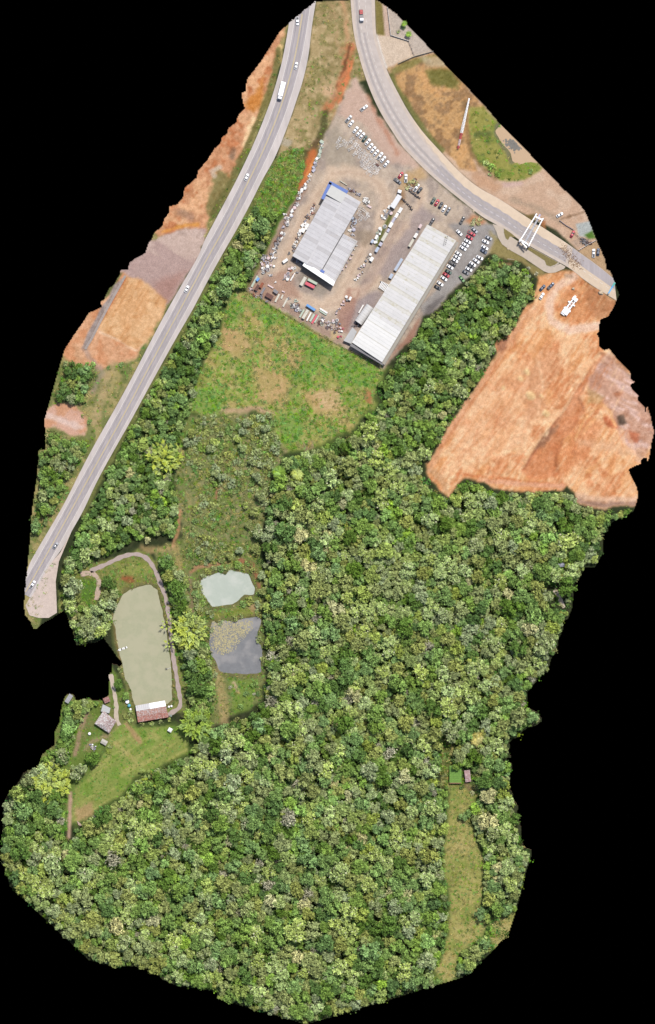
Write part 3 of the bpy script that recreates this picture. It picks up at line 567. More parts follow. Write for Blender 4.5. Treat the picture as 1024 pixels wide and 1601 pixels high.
# side road
sl = resample(smooth(SL,2), 240); sr = resample(smooth(SR,2), 240)
M_sd = mat('sandy worn road', (212,196,182), .93, .15, .22, bump=.06, detail=6); M_t2 = mat('dusty tyre track', (186,176,172), .88, .14, .3, bump=.04, detail=6); M_s2 = mat('grey side road lane', (202,190,182), .9, .14, .3, bump=.04, detail=6)
M_s3 = mat('pale sand on road', (228,206,180), .95, .10, .3, bump=.05, detail=6)
band('side_road', sl, sr, .05, M_sd)
mix = lambda a,b_,t_: [p.lerp(q,t_) for p,q in zip(a,b_)]
def tband(name, f0, f1, i0, i1, z, m):
    A = [sl[i].lerp(sr[i], f0(i) if callable(f0) else f0) for i in range(i0,i1)]; B = [sl[i].lerp(sr[i], f1(i) if callable(f1) else f1) for i in range(i0,i1)]
    return band(name, A, B, z, m)
tband('side_road_lane', .12, lambda i: .86-.26*min(1,max(0,(i-75)/55)), 0, 205, .085, M_s2)
tband('side_road_lane', .5, .98, 207, 240, .085, M_ln); tband('grey_lane', .16, lambda i: .62, 112, 205, .095, M_ln)
tband('wheel_track', .19, .29, 0, 205, .10, M_t2); tband('wheel_track', .42, .52, 20, 205, .10, M_t2)
tband('sand_covered_lane', lambda i: .97-.35*min(1,max(0,(i-80)/50))+.02*math.sin(i*.9), .99, 80, 204, .105, M_s3)
tband('sand_covered_lane', .02, .48, 206, 240, .105, M_s3)
marks('dashed_lane_line', mix(sl,sr,.35), mix(sl,sr,.364), .13, M_wh, 2, 2); 
marks('dashed_lane_line', mix(sl[:90],sr[:90],.60), mix(sl[:90],sr[:90],.612), .13, M_wh, 2, 2)
# gravel patch across the side road: loose stones
mb = MB(); r = random.Random(3)
for k in range(420):
    t_ = r.random(); c = Vector((878,385)).lerp(Vector((905,418)), t_)+Vector((r.gauss(0,4.5),r.gauss(0,3.5))); s_ = r.uniform(.18,.45)
    mb.box(W(c.x,c.y,.15+s_*.3), (s_,s_*r.uniform(.6,1),s_*.7), r.random()*3, top=.6)
tag(mb.build('road_stones', mat('brown stones',(170,128,92),.9,.4,1)), 'loose brown stones scattered across the sandy lane of the side road', 'stones', kind='stuff')
# bus bay lane with kerbed islands
def sheet(name, poly, z0, z1, m, kind='structure'):
    mb = MB(); mb.prism([tuple(W(*p))[:2] for p in poly], z0, z1); o = mb.build(name, m)
    if kind: o['kind'] = kind
    return o
M_con = mat('concrete paving', (206,190,172), .9, .10, .5, bump=.03, detail=6)
sheet('bus_bay_lane', [(770,350),(780,353),(788,356),(796,368),(811,378),(821,384),(852,404),(857,415),(866,417),(876,412),(884,417),(882,420),(868,426),(858,427),(850,424),(819,403),(799,392),(785,382),(779,372),(776,362)], -.2, .12, M_con)
M_kb = mat('kerb stone', (188,176,160), .9, .12, 1); M_dg = mat('dry verge grass', (138,124,70), .95, .3, 1.2, bump=.15)
for P in ([(787,356),(799,364),(811,374),(806,371),(797,370),(794,376),(790,373),(787,364)],[(822,383),(838,391),(856,401),(875,411),(870,415),(862,418),(855,416),(852,408),(838,399),(821,388)]):
    sheet('kerb', P, -.2, .17, M_kb)
    c = Vector((sum(p[0] for p in P)/len(P), sum(p[1] for p in P)/len(P))); sheet('traffic_island', [tuple(Vector(p).lerp(c,.1)) for p in P], -.2, .22, M_dg)
# paths
M_pa = mat('grey dirt path', (188,170,162), .95, .14, .5, bump=.05, detail=6)
def path(pts, wd, m=M_pa, z=.05):
    P = smooth(pts,2); P = resample(P, max(8,int(sum((a-b_).length for a,b_ in zip(P,P[1:]))/4)))
    jit = [1+.18*math.sin(i*1.7)+.12*math.sin(i*.6) for i in range(len(P))]
    A = [p+(q-p)*j for p,q,j in zip(P,offs(P,wd),jit)]; B = [p+(q-p)*j for p,q,j in zip(P,offs(P,-wd),jit)]
    return band('path', A, B, z, m, clip=False)
path([(141,893),(152,888),(167,882),(190,870),(212,865),(229,871),(242,889),(251,914),(259,932),(263,955),(267,990),(271,1029),(275,1051),(279,1078),(283,1099),(280,1108),(272,1112),(263,1118)], 3.2)
path([(126,898),(139,895),(151,900),(155,908),(154,919),(151,938)], 3.6, mat('pinkish dirt path',(200,176,158),.95,.14,.5,bump=.05))
path([(173,1054),(178,1079),(182,1102),(181,1122),(187,1134)], 3.2, mat('pale dirt path',(206,190,170),.95,.14,.5,bump=.05))
path([(866,922),(870,925),(876,938),(882,950)], 3.0, mat('pale dirt path',(206,190,170),.95,.14,.5,bump=.05))
# drainage channel wall at the left
# ------------------------------------------------------------------ water
def water(name, poly, z, c, rough, var, scale, label_c=None, grow=3.0, spec=.5, var2=None):
    m = mat(name+' water', c, rough, var, scale, bump=.02, spec=spec, detail=8, var2=var2)
    cx = sum(p[0] for p in poly)/len(poly); cy = sum(p[1] for p in poly)/len(poly)
    me_mask = (sdist(poly,0) > -grow) & INS
    js, is_ = np.nonzero(me_mask); cid = lambda j,i: j*(NX+1)+i
    q = np.stack([cid(js+1,is_),cid(js+1,is_+1),cid(js,is_+1),cid(js,is_)],1); u, inv = np.unique(q, return_inverse=True)
    V = np.stack([(X0+ST*(u%(NX+1))-512)*S, (800.5-(Y0+ST*(u//(NX+1))))*S, np.full(len(u), z)],1)
    me = bpy.data.meshes.new(name); me.from_pydata(V.tolist(), [], inv.reshape(-1,4).tolist()); me.materials.append(m)
    o = obj(name, me); o['kind'] = 'structure'; return o
water('algae_pond', P1, -.55, (170,170,134), .5, .08, .8, spec=.3, var2=((177,174,140),.12,.45))
water('pale_pond', P2, -.5, (184,194,180), .4, .06, .12, spec=.3, var2=((198,204,192),.12,.5))
water('lily_pond', P3, -.5, (126,127,128), .22, .16, .3, spec=.5, var2=((156,154,152),.1,.5))
water('muddy_pool', P4, -.42, (192,158,118), .5, .05, .2, spec=.3)
LILY = [(331,973),(350,973),(372,973),(392,969),(394,980),(384,992),(372,1005),(358,1018),(345,1022),(334,1012),(329,990)]
mb = MB(); r = random.Random(8)
cnt = 0
while cnt < 1500:
    x, y = r.uniform(327,396), r.uniform(967,1024)
    if not inpoly(LILY, np.array([x+r.gauss(0,3)]), np.array([y+r.gauss(0,3)]))[0] or not inpoly(P3, np.array([x]), np.array([y]))[0]: continue
    rr = r.uniform(.12,.38); a0 = r.random()*6; c = W(x,y,-.47+r.random()*.03)
    ps_ = [c+Vector((math.cos(a0+k)*rr, math.sin(a0+k)*rr, 0)) for k in (0,.9,1.8,2.8,3.8,4.7,5.5)]; mb.add(ps_, [tuple(range(7))]); cnt += 1
tag(mb.build('lily_pads', mat('lily pads',(178,166,112),.6,.45,1.5,k=1.8)), 'yellow-green lily pads floating over the upper left of the lily pond', 'lily pads', kind='stuff')
mb = MB()
for k in range(260):
    a = Vector((r.gauss(806,6), r.gauss(225,4)))
    if not inside(a+Vector((3,-3))) or not inpoly(P4,np.array([a.x]),np.array([a.y]))[0]: continue
    rr = r.uniform(.3,.9); c = W(a.x,a.y,-.38+r.random()*.05); mb.add([c+Vector((math.cos(t)*rr,math.sin(t)*rr,0)) for t in (0,1,2,3.1,4.2,5.2)], [tuple(range(6))])
tag(mb.build('floating_weed', mat('dark water weed',(112,108,100),.7,.3,1.5)), 'dark floating weed mat in the muddy pool', 'water weed', kind='stuff')

# ------------------------------------------------------------------ buildings
def wv(p, z=0): v = W(p[0],p[1]); return Vector((v.x,v.y,z))
M_w = mat('painted wall', (196,190,182), .8, .1, .8); M_dk = mat('dark opening', (60,60,66), .6, .1, 1)
def ribbed(name, q, nr, m, parent, zf, thick=.045, gap=.0, along_u=True):
    """corrugated sheet on quad q = (a,b,c,d) photo px; ribs run from side ab to side dc; zf(s,t) gives height"""
    a,b_,c,d = [Vector(p) for p in q]; mb = MB(); L = []
    for i in range(nr*2+1):
        s = i/(nr*2); up = thick if i % 2 else 0
        for t_ in (0,1):
            p = a.lerp(b_,s).lerp(d.lerp(c,s),t_); v = wv(p, zf(s,t_)+up); L.append(v)
    n = nr*2+1; mb.add(L, [(2*i,2*i+1,2*i+3,2*i+2) for i in range(n-1)])
    for f in mb.f:
        v = [Vector(mb.v[i]) for i in f]
        if (v[1]-v[0]).cross(v[2]-v[1]).z < 0: f.reverse()
    return mb.build(name, m, parent)
def walls(name, poly, h, m, parent, z0=-.2):
    mb = MB(); n = len(poly)
    P = [wv(p) for p in poly]
    for i in range(n):
        a, b_ = P[i], P[(i+1)%n]; c = (a+b_)/2; mb.box((c.x,c.y,(h+z0)/2), ((b_-a).length, .25, h-z0), math.atan2((b_-a).y,(b_-a).x))
    return mb.build(name, m, parent)
def bil(q, s, t_): a,b_,c,d = [Vector(p) for p in q]; return a.lerp(b_,s).lerp(d.lerp(c,s),t_)
def child(parent_obj, o): o.parent = parent_obj; return o
def relparent(root, objs):
    for o in objs:
        o.parent = root; o.matrix_parent_inverse = Matrix.Translation(root.location).inverted()
class Thing:                                # builds parts in world coordinates, then hangs them on an Empty at the base
    def __init__(s, name, px, py, label, cat, group=None, z=0):
        s.root = empty(name, W(px,py,z), 0, label, cat, group); s.off = Vector(s.root.location)
    def part(s, mb, name, m, parent=None, smooth=False):
        mb.v = [tuple(Vector(v)-s.off) for v in mb.v]
        return mb.build(name, m, parent or s.root, smooth)
    def fix(s, o):                          # object built by ribbed()/walls() in world coordinates
        for v in o.data.vertices: v.co = v.co-s.off
        return o
M_gal = mat('grey galvanised roof', (208,206,208), .55, .10, .35, stretch=(1,1,1,0), spec=.4)
M_gal2 = mat('weathered galvanised roof', (198,195,196), .6, .12, .35, spec=.4, var2=((186,178,170),.35,.6))
M_lite = mat('white roof sheet', (222,220,218), .6, .06, .3, var2=((206,202,186),.5,.6))
M_lite2 = mat('stained roof sheet', (216,213,204), .65, .08, .4, var2=((198,192,166),.6,.55))
M_lite3 = mat('clean white roof sheet', (236,235,232), .6, .05, .3); M_blue = mat('blue painted fascia', (52,92,168), .5, .08, 1, k=1.5); M_white = mat('white painted metal', (236,236,236), .5, .05, 1, k=1.3)
M_gut = mat('gutter metal', (120,118,122), .6, .1, 1)
# --- building A
A = Thing('workshop_building', 510, 365, 'grey metal-roofed workshop with blue fascia in the middle of the machinery yard', 'building')
Q = [(519,291),(564,317),(502,427),(457,401)]
A.fix(walls('wall', [(518,293),(561,318),(534,366),(557,379),(522,441),(475,415),(480,404),(459,401)], 6.0, M_w, A.root))
def gable(h0, h1): return lambda s: h0+(h1-h0)*(1-abs(2*s-1))
ns = 22
for side,(s0,s1) in enumerate(((0,.5),(.5,1))):
    for k in range(ns):
        t0, t1 = k/ns, (k+1)/ns-.0012
        q = [bil(Q,s0,t0),bil(Q,s0,t1),bil(Q,s1,t1),bil(Q,s1,t0)]
        if k in (0,1,2) and side == 0: continue
        g = gable(6.2,7.7); o = ribbed('roof_panel', q, 3, M_gal if (k*7+side*3)%5 else M_gal2, A.root, lambda s,t_,a=s0,b_=s1: g(a+(b_-a)*t_)); A.fix(o)
mb = MB(); pq = [bil(Q,-.02,0),bil(Q,.5,0),bil(Q,.5,.132),bil(Q,-.02,.132)]; P = [wv(p,0) for p in pq]
mb.prism([(p.x,p.y) for p in P], 6.1, 8.0); A.part(mb, 'raised_roof', mat('pale raised roof',(206,206,202),.6,.06,.5))
mb = MB(); a, b_ = wv(bil(Q,.5,0),7.8), wv(bil(Q,.5,1),7.8); mb.box((a+b_)/2, ((a-b_).length,.5,.12), math.atan2((a-b_).y,(a-b_).x)); A.part(mb,'ridge_cap',M_gal)
Q2 = [(536,366),(559,378),(523,443),(501,429)]
for k in range(12):
    t0, t1 = k/12, (k+1)/12-.002; q = [bil(Q2,0,t0),bil(Q2,0,t1),bil(Q2,1,t1),bil(Q2,1,t0)]
    A.fix(ribbed('roof_panel', q, 3, M_gal if k%3 else M_gal2, A.root, lambda s,t_: 6.3-.7*t_))
mb = MB(); a, b_ = wv((537,365),6.55), wv((503,424),6.55); mb.box((a+b_)/2, ((a-b_).length,.5,.18), math.atan2((a-b_).y,(a-b_).x)); A.part(mb,'valley_gutter',M_dk)
mb = MB(); q = [(473,416),(477,410),(524,441),(521,448)]; mb.prism([tuple(W(*p))[:2] for p in q], 5.6, 7.1); A.part(mb,'parapet',M_white)
q = [(480,404),(503,424),(524,441),(477,411)]
mb = MB(); mb.prism([tuple(W(*p))[:2] for p in ((458,401),(503,426),(524,441),(476,413))], 5.7, 6.05); A.part(mb,'lower_roof',M_gal)
mb = MB()
for a_,b_ in (((516,287),(542,301)),((516,288),(505,311))):
    a = wv(a_); b2 = wv(b_); mb.box(((a+b2)/2)+Vector((0,0,6.6)), ((a-b2).length+1.2, 1.9, 2.0), math.atan2((b2-a).y,(b2-a).x))
A.part(mb,'fascia',M_blue)
mb = MB(); mb.box(W(504,425,7.3),(2.6,1.5,.5),-.5); A.part(mb,'roof_sign',M_blue)
for k in range(6):
    mb = MB(); a = bil(Q,0,(k+.8)/7); b2 = bil(Q,0,(k+1.2)/7); va, vb = wv(a), wv(b2); n_ = Vector((-(vb-va).y,(vb-va).x,0)).normalized()
    mb.box((va+vb)/2-n_*(-.0)+Vector((0,0,3.4)), ((va-vb).length,.5,1.4), math.atan2((vb-va).y,(vb-va).x)); A.part(mb,'window',M_dk)
# --- building B
B = Thing('warehouse_building', 632, 457, 'long white-roofed warehouse with striped roof bays beside the parked cars', 'building')
QB = [(668,352),(713,377),(597,567),(550,536)]
B.fix(walls('wall', [(667,353),(711,378),(596,565),(552,536)], 6.4, M_w, B.root))
nb = 10; sub = 4
for k in range(nb):
    for j in range(sub):
        for side,(s0,s1) in enumerate(((0,.5),(.5,1))):
            t0 = (k+j/sub)/nb; t1 = (k+(j+1)/sub)/nb-.0006
            q = [bil(QB,s0,t0),bil(QB,s0,t1),bil(QB,s1,t1),bil(QB,s1,t0)]
            zz = lambda s,t_,a=s0,b_=s1,j=j: 6.6+.9*(1-abs(2*(a+(b_-a)*t_)-1))+.10*math.sin(math.pi*(j+s)/sub)
            B.fix(ribbed('roof_panel', q, 3, M_lite3 if k > 7 or (k == 7 and j > 1) else M_lite2 if j == 0 else M_lite, B.root, zz, .02))
for k in range(1,nb):
    mb = MB(); 
    for (s0,s1) in ((0.02,.5),(.5,.98)):
        a = wv(bil(QB,s0,k/nb), 6.64+.9*(1-abs(2*s0-1))); b_ = wv(bil(QB,s1,k/nb), 6.64+.9*(1-abs(2*s1-1))); mb.cyl(a,b_,.13,4)
    B.part(mb,'roof_seam', mat('mossy seam',(204,199,178),.8,.2,1))
mb = MB(); P = [(713,378),(717,380),(601,571),(597,568)]; mb.prism([tuple(W(*p))[:2] for p in P], 4.6, 5.0); B.part(mb,'side_canopy',mat('grey side canopy',(172,166,154),.8,.1,.8))
mb = MB(); P = [(549,537),(597,568),(599,572),(547,541)]; mb.prism([tuple(W(*p))[:2] for p in P], 5.2, 5.6); B.part(mb,'gable_shade_strip',M_gut)  # dark strip below the gable end, built in place of its shadow
for a_,c_ in (((696,372),(693,384)),((699,371),(696,383))):
    for k in range(5): p = Vector(a_).lerp(Vector(c_),k/4); mb = MB(); mb.box(W(p.x,p.y,7.6),(.5,.35,.4),.6); B.part(mb,'roof_vent',M_dk)
mb = MB(); q = [(551,512),(558,519),(549,538),(537,533)]; mb.prism([tuple(W(*p))[:2] for p in q], -.1, 3.2); o = B.part(mb,'annex',mat('grey flat annex roof',(196,196,196),.8,.07,.6))
def deck(T, polys, z0, z1, child_names, m=M_gut):
    mb = MB()
    for P in polys: mb.prism([tuple(W(*p))[:2] for p in P], z0, z1)
    d_ = T.part(mb, 'roof', m)
    for c in list(T.root.children):
        if c.name.split('.')[0] in child_names: c.parent = d_
    return d_
sh_ = lambda q, f=.97: [tuple(Vector(p)*f+Vector((sum(a[0] for a in q)/len(q), sum(a[1] for a in q)/len(q)))*(1-f)) for p in q]
deck(A, [sh_(Q),sh_(Q2)], 5.3, 5.55, ('roof_panel','ridge_cap','raised_roof'))
deck(B, [sh_(QB)], 6.1, 6.5, ('roof_panel','roof_seam','roof_vent'))
# barrel roofed shed
SH = Thing('barrel_shed', 570, 490, 'white barrel-vaulted shed leaning on the left side of the long warehouse', 'shed')
a, b_ = wv((579,479)), wv((560,505)); d = (b_-a); L = d.length; d.normalize(); n_ = Vector((-d.y,d.x,0)); Rr = 2.6
for k in range(8):
    mb = MB(); vsx = []; nn = 10
    for e in (k/8,(k+1)/8-.005):
        for i in range(nn+1): th_ = math.pi*i/nn; vsx.append(a+d*L*e+n_*math.cos(th_)*Rr+Vector((0,0,3+math.sin(th_)*1.6)))
    mb.add(vsx, [(i+1,i,nn+1+i,nn+2+i) for i in range(nn)]); 
    for f in mb.f:
        v = [Vector(mb.v[i]) for i in f]
        if (v[1]-v[0]).cross(v[2]-v[1]).z < 0: f.reverse()
    SH.part(mb,'roof_panel',M_lite)
mb = MB(); c = (a+b_)/2; mb.box((c.x,c.y,1.5),(L-.2,2*Rr-.3,3),math.atan2(d.y,d.x)); SH.part(mb,'wall',M_w)
# pipe rack
PR = Thing('pipe_rack', 600, 448, 'rack of long white pipes against the left wall of the warehouse', 'pipe rack')
for k in range(6):
    p = Vector((594,448)).lerp(Vector((605,443)),k/5); q = p+Vector((3,-1)); mb = MB()
    a = Vector((597.5,440)).lerp(Vector((608,445)),k/5); e = Vector((592.5,450)).lerp(Vector((601,456)),k/5)
    mb.cyl(W(a.x,a.y,1.2),W(e.x,e.y,1.2),.28,8); PR.part(mb,'pipe',M_white)
mb = MB(); mb.box(W(600,443,.5),(5.2,.3,1.0),-.5); mb.box(W(598,450,.5),(4.6,.3,1.0),-.5); PR.part(mb,'stand',M_gut)
# --- farm shed with red tiled lower slope
M_rust = mat('rusted red roof', (186,122,106), .85, .35, 1.6, var2=((214,200,192),1.6,.52)); M_rust2 = mat('faded rusty roof', (192,146,132), .85, .3, 1.4, var2=((214,204,200),1.5,.5))
FS = Thing('pond_shed', 237, 1112, 'long shed with rusty red roof and white metal top strip at the pond foot', 'shed')
QF = [(212,1103),(258,1095),(264,1121),(216,1129)]
FS.fix(walls('wall', [(214,1104),(257,1097),(262,1119),(217,1127)], 2.6, mat('wooden wall',(150,120,100),.9,.2,1), FS.root))
nf = 15
for k in range(nf):
    for (t0,t1,za,zb,ms) in ((0,.33,3.0,3.7,[M_white,M_gal]),(.335,.66,3.7,3.3,[M_rust2,M_rust2]),(.665,1,3.25,2.8,[M_rust,M_rust])):
        s0, s1 = k/nf, (k+1)/nf-.004; q = [bil(QF,s0,t0),bil(QF,s1,t0),bil(QF,s1,t1),bil(QF,s0,t1)]
        FS.fix(ribbed('roof_sheet', q, 2, ms[0 if k > 6 else 1], FS.root, lambda s,t_,za=za,zb=zb: za+(zb-za)*t_+.03*(k%2)))
deck(FS, [sh_(QF)], 2.3, 2.6, ('roof_sheet',))
# --- farmhouse
FH = Thing('farmhouse', 164, 1128, 'old farmhouse with lichen-spotted grey pink hip roof left of the shed', 'house')
QH = [(162,1111),(182,1127),(171,1146),(148,1131)]
M_til = mat('spotted old tiles', (186,166,162), .9, .25, .9, var2=((232,230,228),1.2,.47)); M_til2 = mat('dark spotted tiles', (170,146,142), .9, .25, .9, var2=((222,216,214),1.3,.5))
FH.fix(walls('wall', [(162,1113),(180,1127),(170,1144),(150,1131)], 2.9, M_w, FH.root))
cA, cB = bil(QH,.5,.28), bil(QH,.5,.72)
def slope(pts, m, name='roof_slope', parent=None):
    mb = MB(); mb.add([wv(p,z) for p,z in pts], [tuple(range(len(pts)))])
    f = mb.f[0]; v = [Vector(mb.v[i]) for i in f]
    if (v[1]-v[0]).cross(v[2]-v[1]).z < 0: f.reverse()
    return FH.part(mb, name, m)
a_,b2,c2,d2 = QH
for k in range(9):                          # tile courses on both long slopes, stepped
    for (e0,e1,m) in (((a_,d2),0,M_til),((b2,c2),1,M_til2)):
        t0, t1 = k/9, (k+1)/9; e0a, e0b = Vector(e0[0]), Vector(e0[1])
        p0, p1 = e0a.lerp(cA,t0), e0b.lerp(cB,t0); q0, q1 = e0a.lerp(cA,t1), e0b.lerp(cB,t1); z0, z1 = 3+1.5*t0, 3+1.5*t1
        slope([(p0,z0+.06),(p1,z0+.06),(q1,z1),(q0,z1)], m, 'tile_course')
slope([(a_,3.02),(b2,3.02),(cA,4.5)], M_til2); slope([(c2,3.02),(d2,3.02),(cB,4.5)], M_til)
mb = MB(); mb.box((wv(cA,4.55)+wv(cB,4.55))/2, ((wv(cA)-wv(cB)).length,.35,.2), math.atan2((wv(cA)-wv(cB)).y,(wv(cA)-wv(cB)).x)); FH.part(mb,'ridge',M_til); deck(FH,[sh_(QH)],2.7,2.95,('tile_course','roof_slope','ridge'))
mb = MB(); mb.prism([tuple(W(*p))[:2] for p in ((161,1101),(173,1107),(171,1115),(158,1112))], -.1, 2.5); FH.part(mb,'porch',mat('pale fibre roof',(200,202,200),.8,.08,.8))
def hut(name, px, py, w_, d_, h, rz, label, mroof, mwall=M_w, cat='hut', hip=.5):
    T = Thing(name, px, py, label, cat); c = W(px,py)
    mb = MB(); mb.box((c.x,c.y,h/2-.1),(w_*.92,d_*.9,h),rz); T.part(mb,'wall',mwall)
    R = Matrix.Rotation(rz,3,'Z')
    for sg in (-1,1):
        for k in range(max(2,int(w_/1.2))):
            n = max(2,int(w_/1.2)); x0, x1 = -w_/2+w_*k/n, -w_/2+w_*(k+1)/n-.03
            P = [c+R@Vector((x0,sg*d_/2,h-.02)),c+R@Vector((x1,sg*d_/2,h-.02)),c+R@Vector((x1,0,h+hip)),c+R@Vector((x0,0,h+hip))]
            mb = MB(); mb.add(P,[(0,1,2,3) if sg < 0 else (3,2,1,0)]); T.part(mb,'roof_sheet',mroof)
    return T
hut('red_hut', 167, 1094, 3.6, 3.2, 2.3, .4, 'small reddish-brown roofed hut at the black cut edge above the farmhouse', mat('red brown sheet',(164,112,104),.85,.2,1,var2=((196,170,166),1.5,.55)))
hut('small_pale_hut', 163, 1160, 3.8, 2.8, 2.2, -.5, 'small pale grey roofed hut below the farmhouse', mat('pale sheet',(206,200,188),.8,.1,1))
hut('corner_shed', 108, 1092, 5.5, 2.6, 2.3, 1.0, 'grey roofed shed half cut off at the far left edge of the farm', mat('grey sheet',(176,176,180),.8,.12,1))
hut('lawn_edge_shelter', 277, 1196, 3.8, 2.6, 2.2, .4, 'pale grey shelter roof at the lower right corner of the lawn', mat('greyish canopy',(200,200,198),.8,.1,1))
hut('clearing_red_hut', 731, 1213, 3.4, 7.0, 2.4, .12, 'narrow faded pink-red roofed hut right of the green roofed one', mat('faded pink roof',(178,142,140),.85,.2,1,var2=((206,186,184),1.4,.5)))
hut('forest_edge_cabin', 877, 883, 4.0, 2.4, 2.8, .1, 'bluish grey cabin roof almost hidden by trees near the right cut edge', mat('bluish roof',(176,180,200),.7,.1,1))
hut('red_soil_cabin', 881, 923, 2.8, 2.4, 2.4, .3, 'dark red roofed cabin beside the pale footpath in the trees', mat('dark red roof',(150,84,80),.8,.2,1))
# green roofed hut
GH = Thing('green_roofed_hut', 712, 1210, 'square hut with a bright grass-green roof at the top of the clearing', 'hut')
c = W(712,1210); mb = MB(); mb.box((c.x,c.y,1.2),(6.8,9.8,2.6)); GH.part(mb,'wall',mat('clay wall',(190,150,116),.9,.2,1))
M_gg = mat('grass green roof', (112,156,62), .95, .25, 1.4, bump=.2, var2=((134,178,84),1.8,.55))
for k in range(8):
    mb = MB(); y = c.y-5.1+10.2*(k+.5)/8; mb.box((c.x,y,2.62+.01*(k%2)),(7.2,10.2/8-.04,.16)); GH.part(mb,'roof_strip',M_gg)
mb = MB(); mb.box((c.x,c.y-5.3,2.5),(7.3,.3,.3)); GH.part(mb,'eave_board',mat('clay wall',(190,150,116)))
# ------------------------------------------------------------------ channel at the left
T = Thing('drain_channel', 160, 490, 'long grey concrete drain channel along the left edge of the bare pad', 'drain')
pts = [(196,431),(172,474),(156,504),(143,530),(133,546)]
M_cg = mat('grey concrete',(176,164,158),.9,.12,.6)
for (a_,b_) in zip(pts,pts[1:]):
    n = 4
    for k in range(n):
        p = Vector(a_).lerp(Vector(b_),k/n); q = Vector(a_).lerp(Vector(b_),(k+1)/n); v = wv(p); u = wv(q); d = (u-v); c = (u+v)/2; an = math.atan2(d.y,d.x); nn_ = Vector((-d.y,d.x,0)).normalized()
        mb = MB(); mb.box(c+Vector((0,0,.15)),(d.length-.06,1.1,.12),an); mb.box(c+nn_*.6+Vector((0,0,.35)),(d.length-.06,.2,.5),an); mb.box(c-nn_*.6+Vector((0,0,.35)),(d.length-.06,.2,.5),an); T.part(mb,'channel_segment',M_cg)
# ------------------------------------------------------------------ fences and walls
def fence(name, pts, h, label, m, every=2.4, solid=True, cat='fence', mp=None, th_=.12):
    c0 = pts[0]; T = Thing(name, c0[0], c0[1], label, cat); cnt = 0
    for (a_,b_) in zip(pts,pts[1:]):
        v, u = wv(a_), wv(b_); L = (u-v).length; n = max(1,int(L/every)); d = (u-v)/n; an = math.atan2(d.y,d.x)
        for k in range(n):
            p = v+d*k; q = v+d*(k+1)
            mb = MB(); mb.box((p.x,p.y,h/2+.0),(.28,.28,h+.3),an); T.part(mb,'post',mp or m)
            mb = MB(); c = (p+q)/2
            if solid: mb.box((c.x,c.y,h/2),(d.length-.3,th_,h),an)
            else:
                for z in (.3,.75,1.2,1.65): mb.box((c.x,c.y,z),(d.length-.28,.05,.05),an)
            T.part(mb,'panel' if solid else 'rail',m)
    return T
fence('yard_fence', [(386,454),(440,487),(500,523),(535,542),(596,574)], 1.8, 'brown rail and post fence between the scrap rows and the meadow', mat('fence brown',(140,112,92),.9,.2,1), 3.2, False, mp=mat('fence post',(176,164,150),.9,.2,1))
fence('track_fence', [(468,303),(443,351),(417,403),(388,452)], 1.7, 'reddish fence along the left side of the yard next to the roadside trees', mat('fence red brown',(150,104,82),.9,.2,1), 3.2, False)
M_wl = mat('whitewashed wall',(232,228,222),.8,.06,1,k=1.5)
fence('forecourt_wall', [(606,12),(611,55),(639,64)], 1.4, 'low white wall round the paved corner with the palms at top right', M_wl, 2.2)
fence('forecourt_railing', [(639,64),(648,88)], 1.6, 'grey railing across the forecourt entrance at top right', M_gut, 2.0, False)
fence('forecourt_back_wall', [(623,99),(648,88),(678,80)], 1.6, 'pale wall closing the lower side of the top right forecourt', mat('pale wall',(206,200,184),.85,.08,1), 2.6)
fence('site_wall', [(905,391),(918,383),(933,375)], 1.5, 'white striped wall beside the dark tangle at the right edge', M_wl, 1.4)
fence('lilac_barrier', [(875,345),(886,353),(898,360)], 1.0, 'lilac grey barrier line leading to the red car', mat('lilac grey',(160,156,180),.7,.1,1), 2.0)
fence('side_barrier', [(898,364),(912,377),(925,379)], .9, 'dark low fence above the right-hand corner plot', mat('dark fence',(104,94,88),.8,.2,1), 2.0, False)
# ------------------------------------------------------------------ gantry, mast, sign, rig
G = Thing('road_gantry', 832, 360, 'white open portal gantry spanning the side road by the bus bay', 'gantry')
ga = [(812,378),(838,336)]; gb = [(826,385),(848,343)]
def beam(T, name, a_, b_, z, w_, h, m):
    v, u = W(a_[0],a_[1],z), W(b_[0],b_[1],z); mb = MB(); mb.box((v+u)/2, ((u-v).length,w_,h), math.atan2((u-v).y,(u-v).x)); return T.part(mb,name,m)
beam(G,'main_beam',ga[0],ga[1],6.2,.62,.9,M_white); beam(G,'main_beam',gb[0],gb[1],6.2,.62,.9,M_white)
beam(G,'end_beam',(812,375),(825,383),6.25,.9,.9,M_white); beam(G,'end_beam',(815,379),(823,388),6.1,.7,.8,M_white); beam(G,'end_beam',(837,340),(848,345),6.25,.9,.9,M_white)
beam(G,'catwalk',(819,382),(843,338),5.7,1.0,.15,mat('grey catwalk',(190,190,196),.7,.1,1)); beam(G,'blue_tip',(841,341),(844,336),6.0,1.0,.4,mat('pale lilac',(190,186,214),.6,.05,1))
for p in (ga[0],ga[1],gb[0],gb[1]):
    mb = MB(); v = W(*p); mb.box((v.x,v.y,2.9),(.9,.9,6.0),.9); G.part(mb,'column',M_white)
    mb = MB(); mb.box((v.x,v.y,.25),(1.8,1.8,.4),.9); G.part(mb,'footing',mat('footing brown',(150,128,110),.9,.1,1))
for k in range(5):
    t_ = (k+1)/6; beam(G,'cross_bar',Vector(ga[0]).lerp(Vector(ga[1]),t_),Vector(gb[0]).lerp(Vector(gb[1]),t_),6.0,.12,.12,M_gal)
T = Thing('lattice_mast', 725, 192, 'long white lattice mast with red end lying on bare ground right of the side road', 'mast')
a, b_ = W(733.5,154,1.0), W(716,233,1.0); d = (b_-a); L = d.length; d.normalize(); nn_ = Vector((-d.y,d.x,0)); up = Vector((0,0,1))
